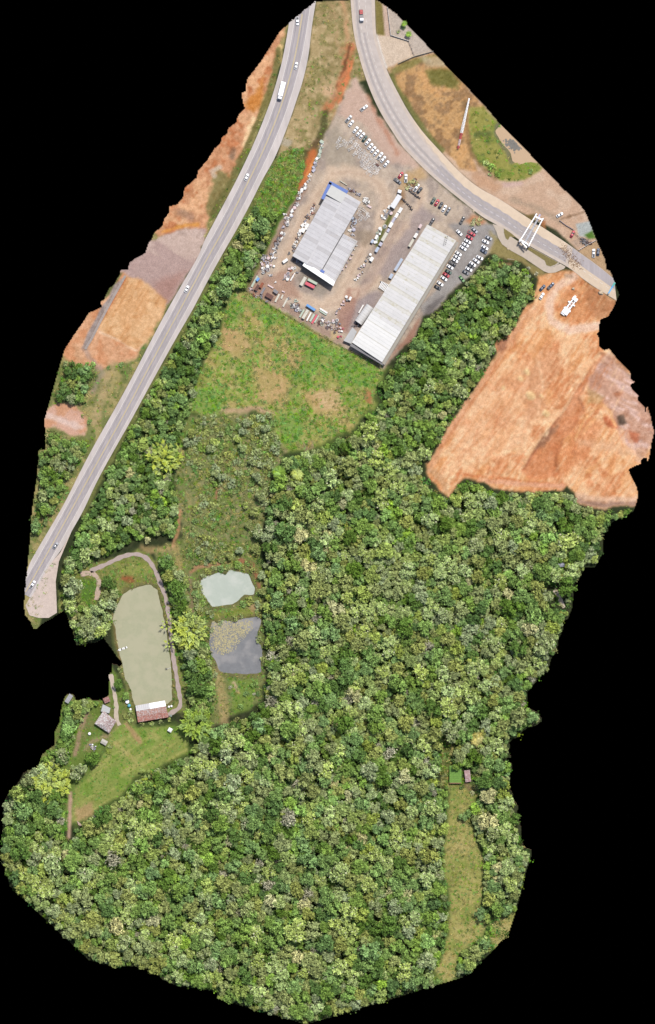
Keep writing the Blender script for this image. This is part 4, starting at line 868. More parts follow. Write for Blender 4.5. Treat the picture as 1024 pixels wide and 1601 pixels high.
M_red = mat('red painted steel',(190,72,70),.6,.15,1,k=1.6)
ns = 16
for k in range(ns):
    e0, e1 = k/ns, (k+1)/ns-.003; w0 = .3+.4*min(1,e0*2) if e0 < .55 else .7-.3*(e0-.55)/.45; mb = MB(); p0, p1 = a+d*L*e0, a+d*L*e1
    for s_ in ((-1,0),(1,0),(0,1)): o1 = nn_*w0*s_[0]+up*w0*s_[1]; mb.cyl(p0+o1,p1+o1,.13,5)
    mb.cyl(p0+nn_*w0,p1-nn_*w0,.1,4); mb.cyl(p0-nn_*w0,p1+nn_*w0,.1,4); mb.cyl(p0+nn_*w0,p0-nn_*w0,.1,4); mb.cyl(p0+nn_*w0,p1+up*w0,.08,4)
    T.part(mb,'mast_section',M_red if k in (11,12,15) else M_white if k < 13 else mat('faded pink steel',(214,190,188),.6,.1,1,k=1.6))
mb = MB()
for e in (.1,.4,.7,.95): p = a+d*L*e; mb.box((p.x,p.y,.35),(.3,2.2,.7),math.atan2(d.y,d.x))
T.part(mb,'trestle',mat('timber',(150,120,90),.9,.2,1))
T = Thing('blue_banner', 955, 451, 'bright blue banner on posts across the lane end at the right edge', 'banner')
M_bb = mat('sky blue sheet',(70,160,214),.6,.1,1,k=1.5); M_tl = mat('teal sheet',(50,160,150),.6,.1,1,k=1.5)
v,u = W(951,459,2.2), W(958,447,2.2); mb = MB(); mb.box((v+u)/2,((u-v).length,.8,.5),math.atan2((u-v).y,(u-v).x)); T.part(mb,'banner_sheet',M_bb)
v,u = W(958,447,2.2), W(961,442,2.2); mb = MB(); mb.box((v+u)/2,((u-v).length,1.1,.5),math.atan2((u-v).y,(u-v).x)); T.part(mb,'banner_sheet',M_tl)
for p in ((951,459),(961,442)): mb = MB(); v = W(*p); mb.cyl((v.x,v.y,0),(v.x,v.y,2.6),.12,6); T.part(mb,'post',M_white)
# white drilling rig on the earth lot
T = Thing('drilling_rig', 890, 478, 'white drilling rig standing alone on the orange earth lot', 'rig', z=gh(890,478))
gz = gh(890,478); a, b_ = W(883,489,gz), W(900,466,gz); d = (b_-a); L = d.length; d.normalize(); nn_ = Vector((-d.y,d.x,0)); an = math.atan2(d.y,d.x)
mb = MB(); mb.box(a+d*1.2+up*1.6,(4.4,4.2,2.2),an,top=.9); mb.box(a-d*.9+nn_*.6+up*1.1,(1.6,2.6,1.6),an); T.part(mb,'cab',M_white)
mb = MB(); mb.box(a+d*2.7+up*1.9,(1.0,1.6,.9),an); T.part(mb,'windscreen',M_dk)
for s_ in (-1,1):
    mb = MB(); mb.box(a+d*(L*.56)+nn_*s_*.95+up*1.6,(L*.72,.65,.6),an); T.part(mb,'boom_rail',M_white)
for k in range(9):
    mb = MB(); mb.box(a+d*(3.2+k*.85)+up*1.55,(.3,1.9,.3),an); T.part(mb,'rung',M_white if k%2 else mat('steel grey',(150,150,156),.6,.1,1))
mb = MB(); mb.box(a+d*(L*.93)+up*1.7,(2.0,3.3,1.2),an); mb.box(a+d*(L*1.02)+nn_*.8+up*1.4,(1.6,1.2,1.0),an); T.part(mb,'drill_head',M_white)
for s_ in (-1,1):
    mb = MB(); mb.box(a+d*(L*.3)+nn_*s_*1.3+up*.55,(4.6,.6,1.0),an); T.part(mb,'track',M_dk)
for k,(e,s_) in enumerate(((.22,1),(.22,-1),(.62,1),(.62,-1))):
    mb = MB(); p = a+d*L*e+nn_*s_*1.9; mb.box(p+up*1.0,(.9,1.0,.5),an); mb.cyl(p,p+up*1.2,.14,6); T.part(mb,'outrigger',M_white)
# pond things
T = Thing('jetty', 192, 1015, 'short white jetty on the left bank of the long green pond', 'jetty')
for k in range(8): mb = MB(); p = Vector((184,1017)).lerp(Vector((198,1012)),k/7); mb.box(W(p.x,p.y,-.2),(.5,.8+.3*(k%3),.1),.33); T.part(mb,'plank',M_white if k%3 else M_gut)
mb = MB(); [mb.cyl(W(x,y,-1.6),W(x,y,-.2),.09,6) for x,y in ((187,1014),(187,1018),(197,1011),(197,1014))]; T.part(mb,'pile',M_gut)
T = Thing('aerator', 260, 1046, 'small dark pond aerator with a cable to the right bank', 'aerator')
mb = MB(); c = W(260,1046,-.45)
for k in range(6): mb.box(c+Vector((math.cos(k*1.047)*.4,math.sin(k*1.047)*.4,.15)),(.9,.22,.14),k*1.047)
mb.cyl(c,c+up*.5,.35,8); T.part(mb,'paddle_wheel',M_dk)
mb = MB(); mb.cyl(W(260,1046,-.3),W(267,1044,.1),.06,5); T.part(mb,'cable',M_white)
def drumtank(px,py,r_,h,m,label,z=0):
    T = Thing('water_tank',px,py,label,'tank'); c = W(px,py,z); mb = MB(); mb.cyl(c,c+up*h,r_,16,r2=r_*.95); T.part(mb,'tank_body',m)
    mb = MB(); mb.cyl(c+up*h,c+up*(h+.35),r_*.95,16,r2=r_*.4); T.part(mb,'tank_lid',m)
drumtank(199,1097,1.2,1.5,M_white,'white round tank at the pond corner left of the rusty shed'); drumtank(202,1103,1.0,1.4,mat('turquoise plastic',(90,170,186),.5,.05,1,k=1.6),'turquoise round tank just below the white pond tank')
drumtank(204,1109,.7,1.0,M_white,'smallest white drum below the turquoise tank'); drumtank(140,1147,.9,1.2,M_white,'white round tank on the grass left of the farmhouse')
drumtank(264,1105,.7,.9,M_white,'left of two white drums at the right end of the rusty shed'); drumtank(268,1104,.7,.9,M_white,'right of two white drums at the right end of the rusty shed'); drumtank(267,1119,.8,.8,mat('grey green plastic',(150,160,150),.6,.1,1),'grey-green drum below the path end by the shed')
T = Thing('canopy', 266, 1141, 'white square canopy tent on the lawn below the shed', 'canopy'); c = W(266,1141)
for k in range(4):
    a0 = math.radians(45+90*k-30); a1 = a0+math.pi/2; mb = MB(); mb.add([c+Vector((math.cos(a0)*1.7,math.sin(a0)*1.7,2.1)),c+Vector((math.cos(a1)*1.7,math.sin(a1)*1.7,2.1)),c+Vector((0,0,2.9))],[(0,1,2)]); T.part(mb,'canopy_panel',M_white)
    mb = MB(); p = c+Vector((math.cos(a0)*1.6,math.sin(a0)*1.6,0)); mb.cyl(p,p+up*2.1,.05,6); T.part(mb,'leg',M_gut)
T = Thing('rubble_heap', 145, 1168, 'heap of whitish rubble behind the dark round tree', 'rubble'); r = random.Random(5)
for k in range(14): mb = MB(); s_ = r.uniform(.6,1.5); mb.box(W(145+r.gauss(0,3.2),1168+r.gauss(0,2.2),s_*.3),(s_,s_*.7,s_*.6),r.random()*3,top=.7); T.part(mb,'chunk',[M_white,M_cg,mat('lilac grey',(160,156,180))][k%3])
T = Thing('log_pile', 125, 1287, 'small pale pile of cut logs right of the lower left footpath', 'logs')
for k in range(6): mb = MB(); mb.cyl(W(121+k*.8,1284+k*.7,.4+.1*(k%2)),W(123.5+k*.8,1290+k*.2,.4),.32,7); T.part(mb,'log',mat('cut log',(206,180,160),.9,.2,1))
T = Thing('fallen_log', 800, 405, 'thin pale fallen trunk lying on the grass below the bus bay', 'log')
mb = MB(); mb.cyl(W(793,405,.3),W(804,406,.3),.25,6,r2=.12); T.part(mb,'trunk',mat('pale wood',(214,196,170),.9,.1,1)); mb = MB(); mb.cyl(W(797,405.4,.3),W(799,403,.5),.1,5,r2=.04); T.part(mb,'branch',mat('pale wood',(214,196,170)))
for (x,y,s_,lb_) in ((896,451,1.1,'pale rock beside the sandy lane near the blue banner'),(939,457,2.0,'large cream boulder at the verge near the blue banner'),(794,389,.9,'small white block on the dry grass below the bus bay'),(740,330,.9,'small pale block at the roadside end of the yard')):
    T = Thing('boulder', x, y, lb_, 'rock'); mb = MB(); c = W(x,y,s_*.25)
    mb.box(c,(s_*1.5,s_,s_*.9),.6,top=.6); mb.box(c+Vector((s_*.4,-s_*.3,-.1)),(s_,s_*.8,s_*.6),1.4,top=.5); T.part(mb,'stone',mat('cream rock',(222,200,170),.9,.2,1))
# ------------------------------------------------------------------ vehicles
def loft(secs, n=10):
    """secs: (x, halfwidth, z0, z1); rounded rectangular rings"""
    mb = MB(); V = []
    for x,hw,z0,z1 in secs:
        zc, hz = (z0+z1)/2, (z1-z0)/2
        for i in range(n):
            a = 2*math.pi*(i+.5)/n; cx, cz = math.cos(a), math.sin(a); e = .45
            V.append((x, math.copysign(abs(cx)**e,cx)*hw, zc+math.copysign(abs(cz)**e,cz)*hz))
    F = []
    for k in range(len(secs)-1):
        for i in range(n): F.append((k*n+i,k*n+(i+1)%n,(k+1)*n+(i+1)%n,(k+1)*n+i))
    F.append(tuple(range(n-1,-1,-1))); F.append(tuple(range((len(secs)-1)*n,len(secs)*n)))
    return mb.add(V,[f[::-1] for f in F])
def paintmat(name, c, k=1.6, rough=.35): return mat('car paint '+name, c, rough, .04, 1, k=k, spec=.5)
PA = {'white':paintmat('white',(236,236,238),1.25),'silver':paintmat('silver',(176,178,184)),'grey':paintmat('grey',(120,122,128)),'black':paintmat('black',(56,56,62)),
      'red':paintmat('red',(196,46,66)),'dark green':paintmat('dark green',(50,84,72)),'green':paintmat('green',(110,160,96)),'dark blue':paintmat('dark blue',(70,84,110)),'pale grey':paintmat('pale grey',(206,208,212))}
M_gl = mat('car glass', (48,54,62), .12, .05, 1, spec=.6); M_ty = mat('tyre rubber', (44,44,46), .9, .1, 2); M_hl = mat('headlamp', (226,226,220), .2, .05, 1)
def wheels(root, xs, hw, r_=.33, w_=.22):
    me = None
    for x in xs:
        for s_ in (-1,1):
            if me is None: mb = MB(); mb.cyl((0,-w_/2,0),(0,w_/2,0),r_,12); me = mb.mesh('wheel',M_ty)
            obj('wheel', me, root, (x,s_*hw,r_))
PROT = {}
def build_car():
    T = empty('car')
    loft([(-2.2,.62,.32,.78),(-2.05,.82,.24,.9),(-1.3,.89,.22,.95),(.9,.89,.22,.93),(1.8,.86,.24,.8),(2.12,.68,.3,.66),(2.2,.5,.34,.6)]).build('body',PA['white'],T,True)
    loft([(-1.75,.66,.85,.95),(-1.15,.72,.85,1.36),(.1,.72,.85,1.42),(.95,.7,.85,.95)]).build('windows',M_gl,T,True)
    mb = MB(); mb.box((-.5,0,1.425),(1.15,1.2,.06),top=.94); mb.build('roof',PA['white'],T)
    mb = MB(); mb.box((1.5,0,.9),(.9,1.35,.05),top=.9); mb.build('bonnet',PA['white'],T)
    for s_ in (-1,1):
        mb = MB(); mb.box((2.1,s_*.55,.6),(.14,.32,.14)); mb.build('headlight',M_hl,T)
        mb = MB(); mb.box((.65,s_*.98,.95),(.16,.2,.12)); mb.build('mirror',M_dk,T)
    wheels(T,(-1.35,1.35),.82); return T
def build_pickup():
    T = empty('pickup_truck')
    loft([(-2.5,.8,.4,.95),(-2.4,.88,.35,1.0),(-.4,.9,.35,1.0),(1.5,.9,.35,1.02),(2.3,.84,.38,.92),(2.55,.66,.42,.8)]).build('body',PA['white'],T,True)
    loft([(-.75,.72,.95,1.45),(-.55,.76,.95,1.68),(.7,.76,.95,1.7),(1.4,.72,.95,1.05)]).build('windows',M_gl,T,True)
    mb = MB(); mb.box((.1,0,1.72),(1.25,1.3,.06),top=.94); mb.build('roof',PA['white'],T)
    mb = MB(); mb.box((-1.6,0,1.0),(1.45,1.4,.06)); mb.build('load_bed',M_dk,T)
    for s_ in (-1,1):
        mb = MB(); mb.box((-1.6,s_*.82,1.06),(1.7,.14,.12)); mb.build('bed_rail',PA['white'],T)
        mb = MB(); mb.box((2.42,s_*.6,.75),(.14,.34,.16)); mb.build('headlight',M_hl,T)
    wheels(T,(-1.5,1.6),.85,.38,.26); return T
used = {}
def vehicle(kind, px, py, deg, colour, label, group=None, roofcol=None, z=None, sc_=1.0):
    """deg: heading in the picture, 0 = right, 90 = up"""
    if kind not in PROT: PROT[kind] = {'car':build_car,'pickup':build_pickup}[kind](); used[kind] = False
    T = PROT[kind] if not used[kind] else copy_tree(PROT[kind]); used[kind] = True
    T.location = W(px,py,(max(gh(px,py),0) if z is None else z)+.02); T.rotation_euler = (0,0,math.radians(deg)); T.scale = (sc_,)*3
    for c in T.children:
        b_ = c.name.split('.')[0]
        if b_ in ('body','roof','bonnet','bed_rail'):
            c.material_slots[0].link = 'OBJECT'; c.material_slots[0].material = PA[roofcol] if (b_ == 'roof' and roofcol) else PA[colour]
    tag(T, label, 'pickup' if kind == 'pickup' else 'car', group); 
    if 'group' in T and not group: del T['group']
    return T
g1 = 'cars in the diagonal display row at the top of the yard'
row1 = [(545,186,'pale grey'),(549,193,'white'),(556,203,'white'),(561,208,'white'),(566,212,'white'),(570,217,'dark green'),(575,222,'white'),(579,229,'white'),(583.5,234,'white'),(588,239,'white'),(594,244,'white'),(599,249,'white'),(604,256,'white')]
k_ = 0
for i,(x,y,c) in enumerate(row1):
    if c == 'white': lb = f'white car, {ORD[k_]} white one from the upper left of the diagonal display row'; k_ += 1
    else: lb = f'{c} car in the diagonal display row beside the white lattice frames'
    vehicle('pickup' if i in (0,10) else 'car', x, y, 52+rng.uniform(-4,4), c, lb, g1)
g2 = 'five cars parked side by side below the side road'
for (x,y,c,lb) in ((677,314,'dark green','dark green car, leftmost of the five parked side by side below the road'),(683,317,'red','red car second from the left among five parked below the road'),(689,321,'black','black car in the middle of the five parked below the road'),(694.5,326,'white','white car second from the right among five parked below the road'),(700,330,'grey','grey car, rightmost of the five parked side by side below the road')):
    vehicle('pickup' if c == 'grey' else 'car', x, y, 58+rng.uniform(-3,3), c, lb, g2)
g3 = 'cars parked nose in along the right side of the long warehouse'
row3 = [(742,360,'silver',.0),(737,365,'red',0),(734,371.5,'red',0),(731,377.5,'white',0),(727.5,383,'white',0),(724,388,'white',0),(716.5,396.5,'white',0),(714,402,'white',0),(711,407,'white',0),(707,412,'black',0),(703.5,417.5,'white',0),(701,425,'dark green',0),(697.5,430,'red',0),(694,435.5,'white',0),(688,443.5,'white',0),(684,449.5,'black',0)]
cc_ = {}
for i,(x,y,c,_) in enumerate(row3):
    n = cc_.get(c,0); cc_[c] = n+1; tot = sum(1 for q in row3 if q[2] == c)
    if tot == 1: lb = f'{c} car in the long row beside the warehouse'
    else: lb = f'{c} car, {ORD[n]} {c} one from the top of the row beside the warehouse'
    vehicle('pickup' if i in (1,9) else 'car', x, y, (-32 if i else -42)+rng.uniform(-4,4), c, lb, g3)
g4 = 'cars parked along the trees on the outer side of the lot'
row4 = [(764,372,'silver'),(759,378,'white'),(758,387,'white'),(756,393,'dark blue'),(750,403,'white'),(744.5,408,'white'),(739,413,'white'),(736,417,'black'),(733,421,'white'),(728,426,'grey'),(722,436,'green')]; cc_ = {}
for i,(x,y,c) in enumerate(row4):
    n = cc_.get(c,0); cc_[c] = n+1; tot = sum(1 for q in row4 if q[2] == c)
    lb = f'{c} car in the outer row against the trees' if tot == 1 else f'{c} car, {ORD[n]} {c} one from the top of the outer row by the trees'
    vehicle('car', x, y, (-32 if i != 10 else -50)+rng.uniform(-5,5), c, lb, g4)
for k,x,y,a,c,lb in (('car',626.5,274,55,'red','bright red car near the brushwood at the top of the yard'),('pickup',634.5,279,88,'white','white pickup with dark windows right of the bright red car'),('pickup',621.5,283,-38,'grey','dull grey flat pickup just below the bright red car'),
    ('pickup',651,293.5,58,'white','white pickup beside a dark one in the middle of the yard entrance'),('car',656,297.5,50,'black','black car tight beside the white pickup at the yard entrance'),('pickup',675,347,58,'black','black and white pickup at the top corner of the long warehouse'),
    ('car',718,364,-45,'white','white car alone facing right between warehouse corner and brush heap'),('pickup',722.5,344.5,60,'black','small dark pickup beside the orange brush heap'),('pickup',569,169,38,'white','white pickup alone on the pinkish gravel above the display row'),
    ('car',463,103,78,'white','white car on the right lane of the highway beside the big white truck'),('car',385.5,277,66,'white','white car on the left lane of the highway beside the orange bank'),('car',292,452,64,'white','white car on the highway beside the round gravel area'),
    ('car',87,853,55,'silver','silver car on the highway above the gravel lay-by'),('pickup',51,914,58,'white','white pickup at the bottom end of the highway beside the lay-by'),('pickup',465,33,-88,'white','white pickup with dark load at the top end of the highway'),
    ('car',848,450,45,'dark blue','smaller dark blue car at the top corner of the earth lot'),('pickup',861,447,45,'dark blue','larger dark blue pickup at the top corner of the earth lot'),('car',847,463,58,'white','white car below the two dark ones on the earth lot'),
    ('car',875,336,30,'white','white car beside the low lilac barrier at the right'),('car',895,366,62,'red','red car beside the concrete slab at the right'),('pickup',928,396,88,'white','white pickup parked below the striped site wall'),('car',935,394,85,'dark blue','dark car right of the white pickup by the black cut edge')):
    vehicle(k,x,y,a,c,lb)
# quad bikes
def quad(x,y,a,lb):
    T = empty('quad_bike', W(x,y), math.radians(a), lb, 'quad bike', 'dark quad bikes parked in rows in the yard')
    loft([(-.8,.3,.5,.8),(-.2,.25,.5,.95),(.4,.25,.5,.85),(.85,.3,.5,.75)],8).build('body',PA['black'],T); mb = MB(); mb.box((.35,0,1.05),(.1,.8,.08)); mb.build('handlebar',M_dk,T); mb = MB(); mb.box((-.2,0,.98),(.7,.3,.12)); mb.build('seat',mat('brown seat',(110,84,76),.8,.1,1),T); wheels(T,(-.6,.6),.48,.3,.26)
for i,(x,y) in enumerate(((641,299),(645,302),(648,304),(651,307),(655,309))): quad(x,y,-35,f'dark quad bike, {ORD[i]} from the left in the upper row by the trailer')
for i,(x,y) in enumerate(((630,312),(633,315),(637,319),(641,323),(643,327))): quad(x,y,-35,f'dark quad bike, {ORD[i]} from the left in the lower row by the trailer')
# trucks
def box_body(T, L, w_, h, x0, z0, m, name='cargo_box', ribs=True):
    mb = MB(); mb.box((x0,0,z0+h/2),(L,w_,h)); o = mb.build(name, m, T)
    n = max(2,int(L/1.1))
    for k in range(n):
        mb = MB(); mb.box((x0-L/2+L*(k+.5)/n,0,z0+h+.02),(L/n-.1,w_-.12,.05)); mb.build('roof_panel',m,T)
    return o
T = empty('box_truck', W(440,143,.14), math.radians(-104), 'big white box truck on the left lane of the highway', 'truck')
box_body(T,8.6,2.7,2.9,-1.3,.7,PA['white']); loft([(3.1,1.25,.5,2.6),(3.3,1.28,.5,2.9),(4.6,1.28,.5,2.8),(5.3,1.2,.5,1.8),(5.4,1.1,.5,1.2)]).build('cab',PA['white'],T,True); mb = MB(); mb.box((5.0,0,2.3),(.5,2.1,.6),ry=.6); mb.build('windscreen',M_gl,T); wheels(T,(-4.2,-3.1,4.3),1.1,.5,.3)
for s_ in (-1,1): mb = MB(); mb.box((4.5,s_*1.45,2.0),(.15,.3,.5)); mb.build('mirror',M_dk,T)
T = empty('flatbed_truck', W(565,25,.14), math.radians(-86), 'truck with red load and white cab on the side road near the top', 'truck')
mb = MB(); mb.box((-1.2,0,.95),(5.2,2.3,.2)); mb.build('flatbed',mat('grey steel bed',(150,146,146),.7,.1,1),T); mb = MB(); mb.box((-2.2,0,1.5),(2.8,2.1,.9),top=.85); mb.box((-2.6,.2,2.1),(1.2,1.0,.4)); mb.build('red_load',M_red,T); loft([(1.5,1.1,.5,2.3),(1.7,1.15,.5,2.5),(2.9,1.15,.5,2.4),(3.6,1.05,.5,1.4)]).build('cab',PA['white'],T,True); mb = MB(); mb.box((3.2,0,2.0),(.4,1.8,.5),ry=.6); mb.build('windscreen',M_gl,T); wheels(T,(-2.8,-1.9,2.6),1.0,.45,.3)
T = empty('semi_trailer', W(619,315.5), math.radians(58), 'largest white semi-trailer at the upper end of the container line', 'trailer')
box_body(T,8.6,3.0,2.6,0,1.0,PA['pale grey']); wheels(T,(-3.2,-2.1),1.1,.5,.3); mb = MB(); mb.box((4.9,0,.8),(1.6,.8,.3)); mb.build('drawbar',M_dk,T)
T = empty('tractor_unit', W(624.5,300), math.radians(75), 'pinkish white truck cab just above the largest semi-trailer', 'truck')
loft([(-.9,1.0,.5,2.6),(-.7,1.15,.5,2.9),(.7,1.15,.5,2.7),(1.2,1.05,.5,1.7)]).build('cab',PA['white'],T,True); mb = MB(); mb.box((-1.9,0,.9),(2.4,1.0,.3)); mb.build('chassis',M_dk,T); wheels(T,(-2.4,.5),1.0,.5,.3)
# containers, bars and scrap: things[i] = x, y, angle in picture, length px, width px, height, tone, name, label
TON = {'white':mat('weathered white sheet',(228,226,222),.55,.1,.8,k=1.5,var2=((190,186,180),1.3,.6)),'lilac':mat('lilac grey sheet',(196,194,212),.6,.08,.8),'bluish':mat('bluish sheet',(186,200,222),.6,.08,.8),'pinkish':mat('pinkish sheet',(232,206,206),.6,.08,.8),'cream':mat('cream sheet',(224,220,204),.7,.1,.8,var2=((190,184,160),1.5,.58)),
       'red':mat('raspberry sheet',(206,70,92),.6,.15,1,k=1.6),'blue':mat('bright blue sheet',(84,146,206),.6,.12,1,k=1.6),'brown':mat('rusty brown',(120,84,74),.9,.3,1),'grey':mat('mid grey sheet',(140,136,140),.7,.15,1),'rust':mat('rust orange',(168,96,66),.9,.3,1),'palegreen':mat('pale green sheet',(196,210,190),.7,.1,1)}
def container(x,y,a,l,w_,h,tone,label,name='container',cat='container',group=None,panels=None):
    T = empty(name, W(x,y,0), math.radians(a), label, cat, group); L, Wd = l*S, w_*S; m = TON[tone]
    mb = MB(); mb.box((0,0,h/2+.15),(L,Wd,h),top=.985); mb.build('body',m,T)
    n = max(2,min(9,int(L/.8)))
    mb = MB(); 
    for k in range(n): mb.box((-L/2+L*(k+.5)/n,0,h+.19),(L/n-.14,Wd*.9,.07))
    mb.build('top_ribs',m,T)
    mb = MB(); mb.box((L/2+.03,0,h/2+.15),(.08,Wd*.9,h*.9)); mb.build('door',TON['grey'] if tone != 'grey' else TON['brown'],T)
    mb = MB(); [mb.box((sx*L*.42,0,.08),(.3,Wd*.96,.2)) for sx in (-1,1)]; mb.build('skid',M_dk,T); return T
gC = 'white boxes in line below the semi-trailer'
for i,(x,y,l,w_,tone) in enumerate(((625.5,329,9,5,'white'),(620,337,8,4.5,'white'),(615,344.5,9,4,'lilac'),(611,352,8.5,5,'white'),(607,360.5,6,4,'lilac'),(601,370.5,15,5,'cream'),(595,382,6,5,'lilac'),(589.5,390.5,8.5,4.5,'bluish'),(581,405.5,7,5,'white'))):
    container(x,y,59,l,w_,2.3,tone,f'{ {"lilac":"pale lilac","cream":"cream white"}.get(tone,tone)} container, {ORD[i]} from the top of the line below the semi-trailer',group=gC)
for x,y,a,l,w_,tone,lb in ((657,354,60,7,4,'pinkish','pinkish white box by the top left corner of the long warehouse'),(652.5,363,60,4,4,'grey','small grey box between the pinkish and white boxes by the warehouse'),(650,368.5,60,8,4.5,'white','short white box left of the warehouse above the long cream one'),(643,380,60,14,4,'cream','long narrow cream box left of the warehouse'),
    (623,414,59,22,4.5,'bluish','long bluish box truck roof on the left side of the warehouse'),(611.5,432,59,8,5,'bluish','short bluish box below the long bluish one'),(564.5,483,60,15,1.8,'white','long thin white beam box left of the barrel shed'),(547.5,467,65,6,3.5,'white','small white box near the concrete slab crossing'),
    (560,433.5,60,5.5,3,'white','white box at the lower end of the central scrap line'),(588.5,371,62,7,4,'white','white box left of the hedge strip, upper of two'),(582,377.5,60,6,4,'bluish','bluish white box at the lower left of the hedge strip'),(577.5,323,-30,7,3,'pinkish','pinkish box right of the workshop frames'),
    (446,408,35,9,4.5,'white','white tank body at the lower left corner of the workshop'),(474,440,60,15,5,'cream','cream box standing upright to the left of the red one'),(488.5,440.5,-27,16,4,'palegreen','pale box directly above the raspberry red box'),(484.5,446,-27,16,5,'red','raspberry red box below the workshop parapet'),
    (486,481,-32,16,4,'blue','bright blue box in the scrap rows along the lower fence'),(433.5,466,62,14,3,'cream','pale long bar box, leftmost of the slanted row by the lower fence'),(441,464,65,7,2.5,'cream','short cream bar beside the leftmost long bar'),(446,473,62,15,2.6,'cream','thin cream bar, third in the slanted row'),
    (472,490,60,14,2.8,'palegreen','pale green-grey bar in the slanted row before the widest one'),(477.5,491.5,60,16,4.5,'cream','widest cream slab in the slanted row'),(483,495,62,15,2.2,'white','thin white bar right of the widest slab'),(488,497,60,13,3,'palegreen','pale green bar immediately left of the raspberry bar'),(491.5,499,60,16,2.8,'red','raspberry red long bar in the slanted row by the lower fence'),(495,499,60,13,2.4,'palegreen','pale green bar immediately right of the raspberry bar'),
    (506,486,-32,14,2.6,'white','upper white bar right of the blue box'),(505,489,-32,13,2.2,'palegreen','lower grey-white bar right of the blue box'),(457.5,433,60,14,2,'white','thin white beam standing below the workshop corner'),
    (398,440,62,20,3.2,'palegreen','long pale beam at the lower left corner of the yard'),(403,437,50,6,4,'blue','small blue box over the long pale beam'),(402,450,60,10,5,'brown','rusty brown container in the lower left corner of the yard'),(409,446,60,9,4,'rust','rust orange skip right of the brown container'),(411,455,60,12,3.5,'grey','grey bar stack, right of the rust orange skip'),
    (423,448,-30,10,2.4,'pinkish','pinkish bar lying slanted near the lower left corner'),(431,456,-35,8,5,'grey','dark grey crate below the pinkish bar'),(421,463,-30,12,7,'brown','flat brown stack at the lower fence near the left corner'),(443,456,-25,5,2,'pinkish','short pinkish plank above the slanted bars'),
    (480,354.5,60,10,4.5,'white','big white box along the upper left wall of the workshop'),(475,361,60,7,3.5,'white','white box just below the big white one at the workshop'),(537,286,-32,13,1.2,'cream','thin pale beam beside the upper blue fascia'),(590,258,-40,6,3,'brown','dark brown box at the lower end of the display row')):
    nm = 'container' if w_ >= 3.5 else 'beam_bundle'
    container(x,y,a,l,w_,(2.2 if w_ >= 3.5 else .7),tone,lb,nm,'container' if w_ >= 3.5 else 'beams')
rs = random.Random(21)
def scrap_frame(x,y,a,l,label,group,m=None):
    T = empty('metal_truss', W(x,y,0), math.radians(a), label, 'metal frame', group); L = l*S; m = m or mat('pale frame steel',(236,232,228),.5,.05,1,k=1.4)
    mb = MB(); hw = rs.uniform(.5,.8)
    for s_ in (-1,1): mb.cyl((-L/2,s_*hw,.5),(L/2,s_*hw*rs.uniform(.6,1.1),.7),.07,5)
    mb.build('side_rail',m,T); mb = MB(); n = max(3,int(L/.9))
    for k in range(n): x0 = -L/2+L*k/n; x1 = x0+L/n; s_ = 1 if k%2 else -1; mb.cyl((x0,s_*hw,.55),(x1,-s_*hw,.6),.05,4); 
    mb.build('brace',m,T); mb = MB(); 
    for k in range(rs.randint(2,4)): xx = rs.uniform(-L/2,L/2); mb.cyl((xx,-hw*1.5,.45),(xx,hw*1.5,.45),.055,4); mb.cyl((xx,-hw*1.5,.3),(xx,-hw*1.5,.5),.18,7)
    mb.build('axle',rs.choice([m,M_gut,M_gal]),T); return T
FR = [(531,217),(528,222),(529,229),(535,226),(539,221),(542,226),(551,217),(549,222),(556,223),(553,229),(547,233),(558,228),(562,232),(557,237),(562,238),(568,238),(572,240),(562,244),(554,241),(569,245),(570,250),(576,243),(579,247),(574,251),(565,252),(567,257),(575,256),(578,259),(583,249),(584,254),(580,263),(587,256),(586,261),(576,265),(589,268),(584,270),(591,264),(580,273),(575,269),(570,262)]
FR.sort(key=lambda p: p[0]+p[1])
for i,(x,y) in enumerate(FR):
    l_ = rs.uniform(7,10); a_ = rs.choice([35,50,-40,60])+rs.uniform(-8,8)
    r_ = i//8; band_ = ['upper left end','upper left part','middle','lower right part','lower right end'][min(4,r_)]
    scrap_frame(x,y,a_,l_,f'white lattice frame, {ORD[i%8]} from the left in the {band_} of the frame field','white lattice frames below the display row')
for i,(x,y) in enumerate(((562,326),(568,328),(573,332),(561,333),(566,338),(572,341),(563,343),(575,337))):
    scrap_frame(x,y,rs.choice([-35,55])+rs.uniform(-8,8),rs.uniform(6,9),f'pale lattice frame, {ORD[i]} from the left of those right of the workshop','pale lattice frames right of the workshop')
SCR = {}
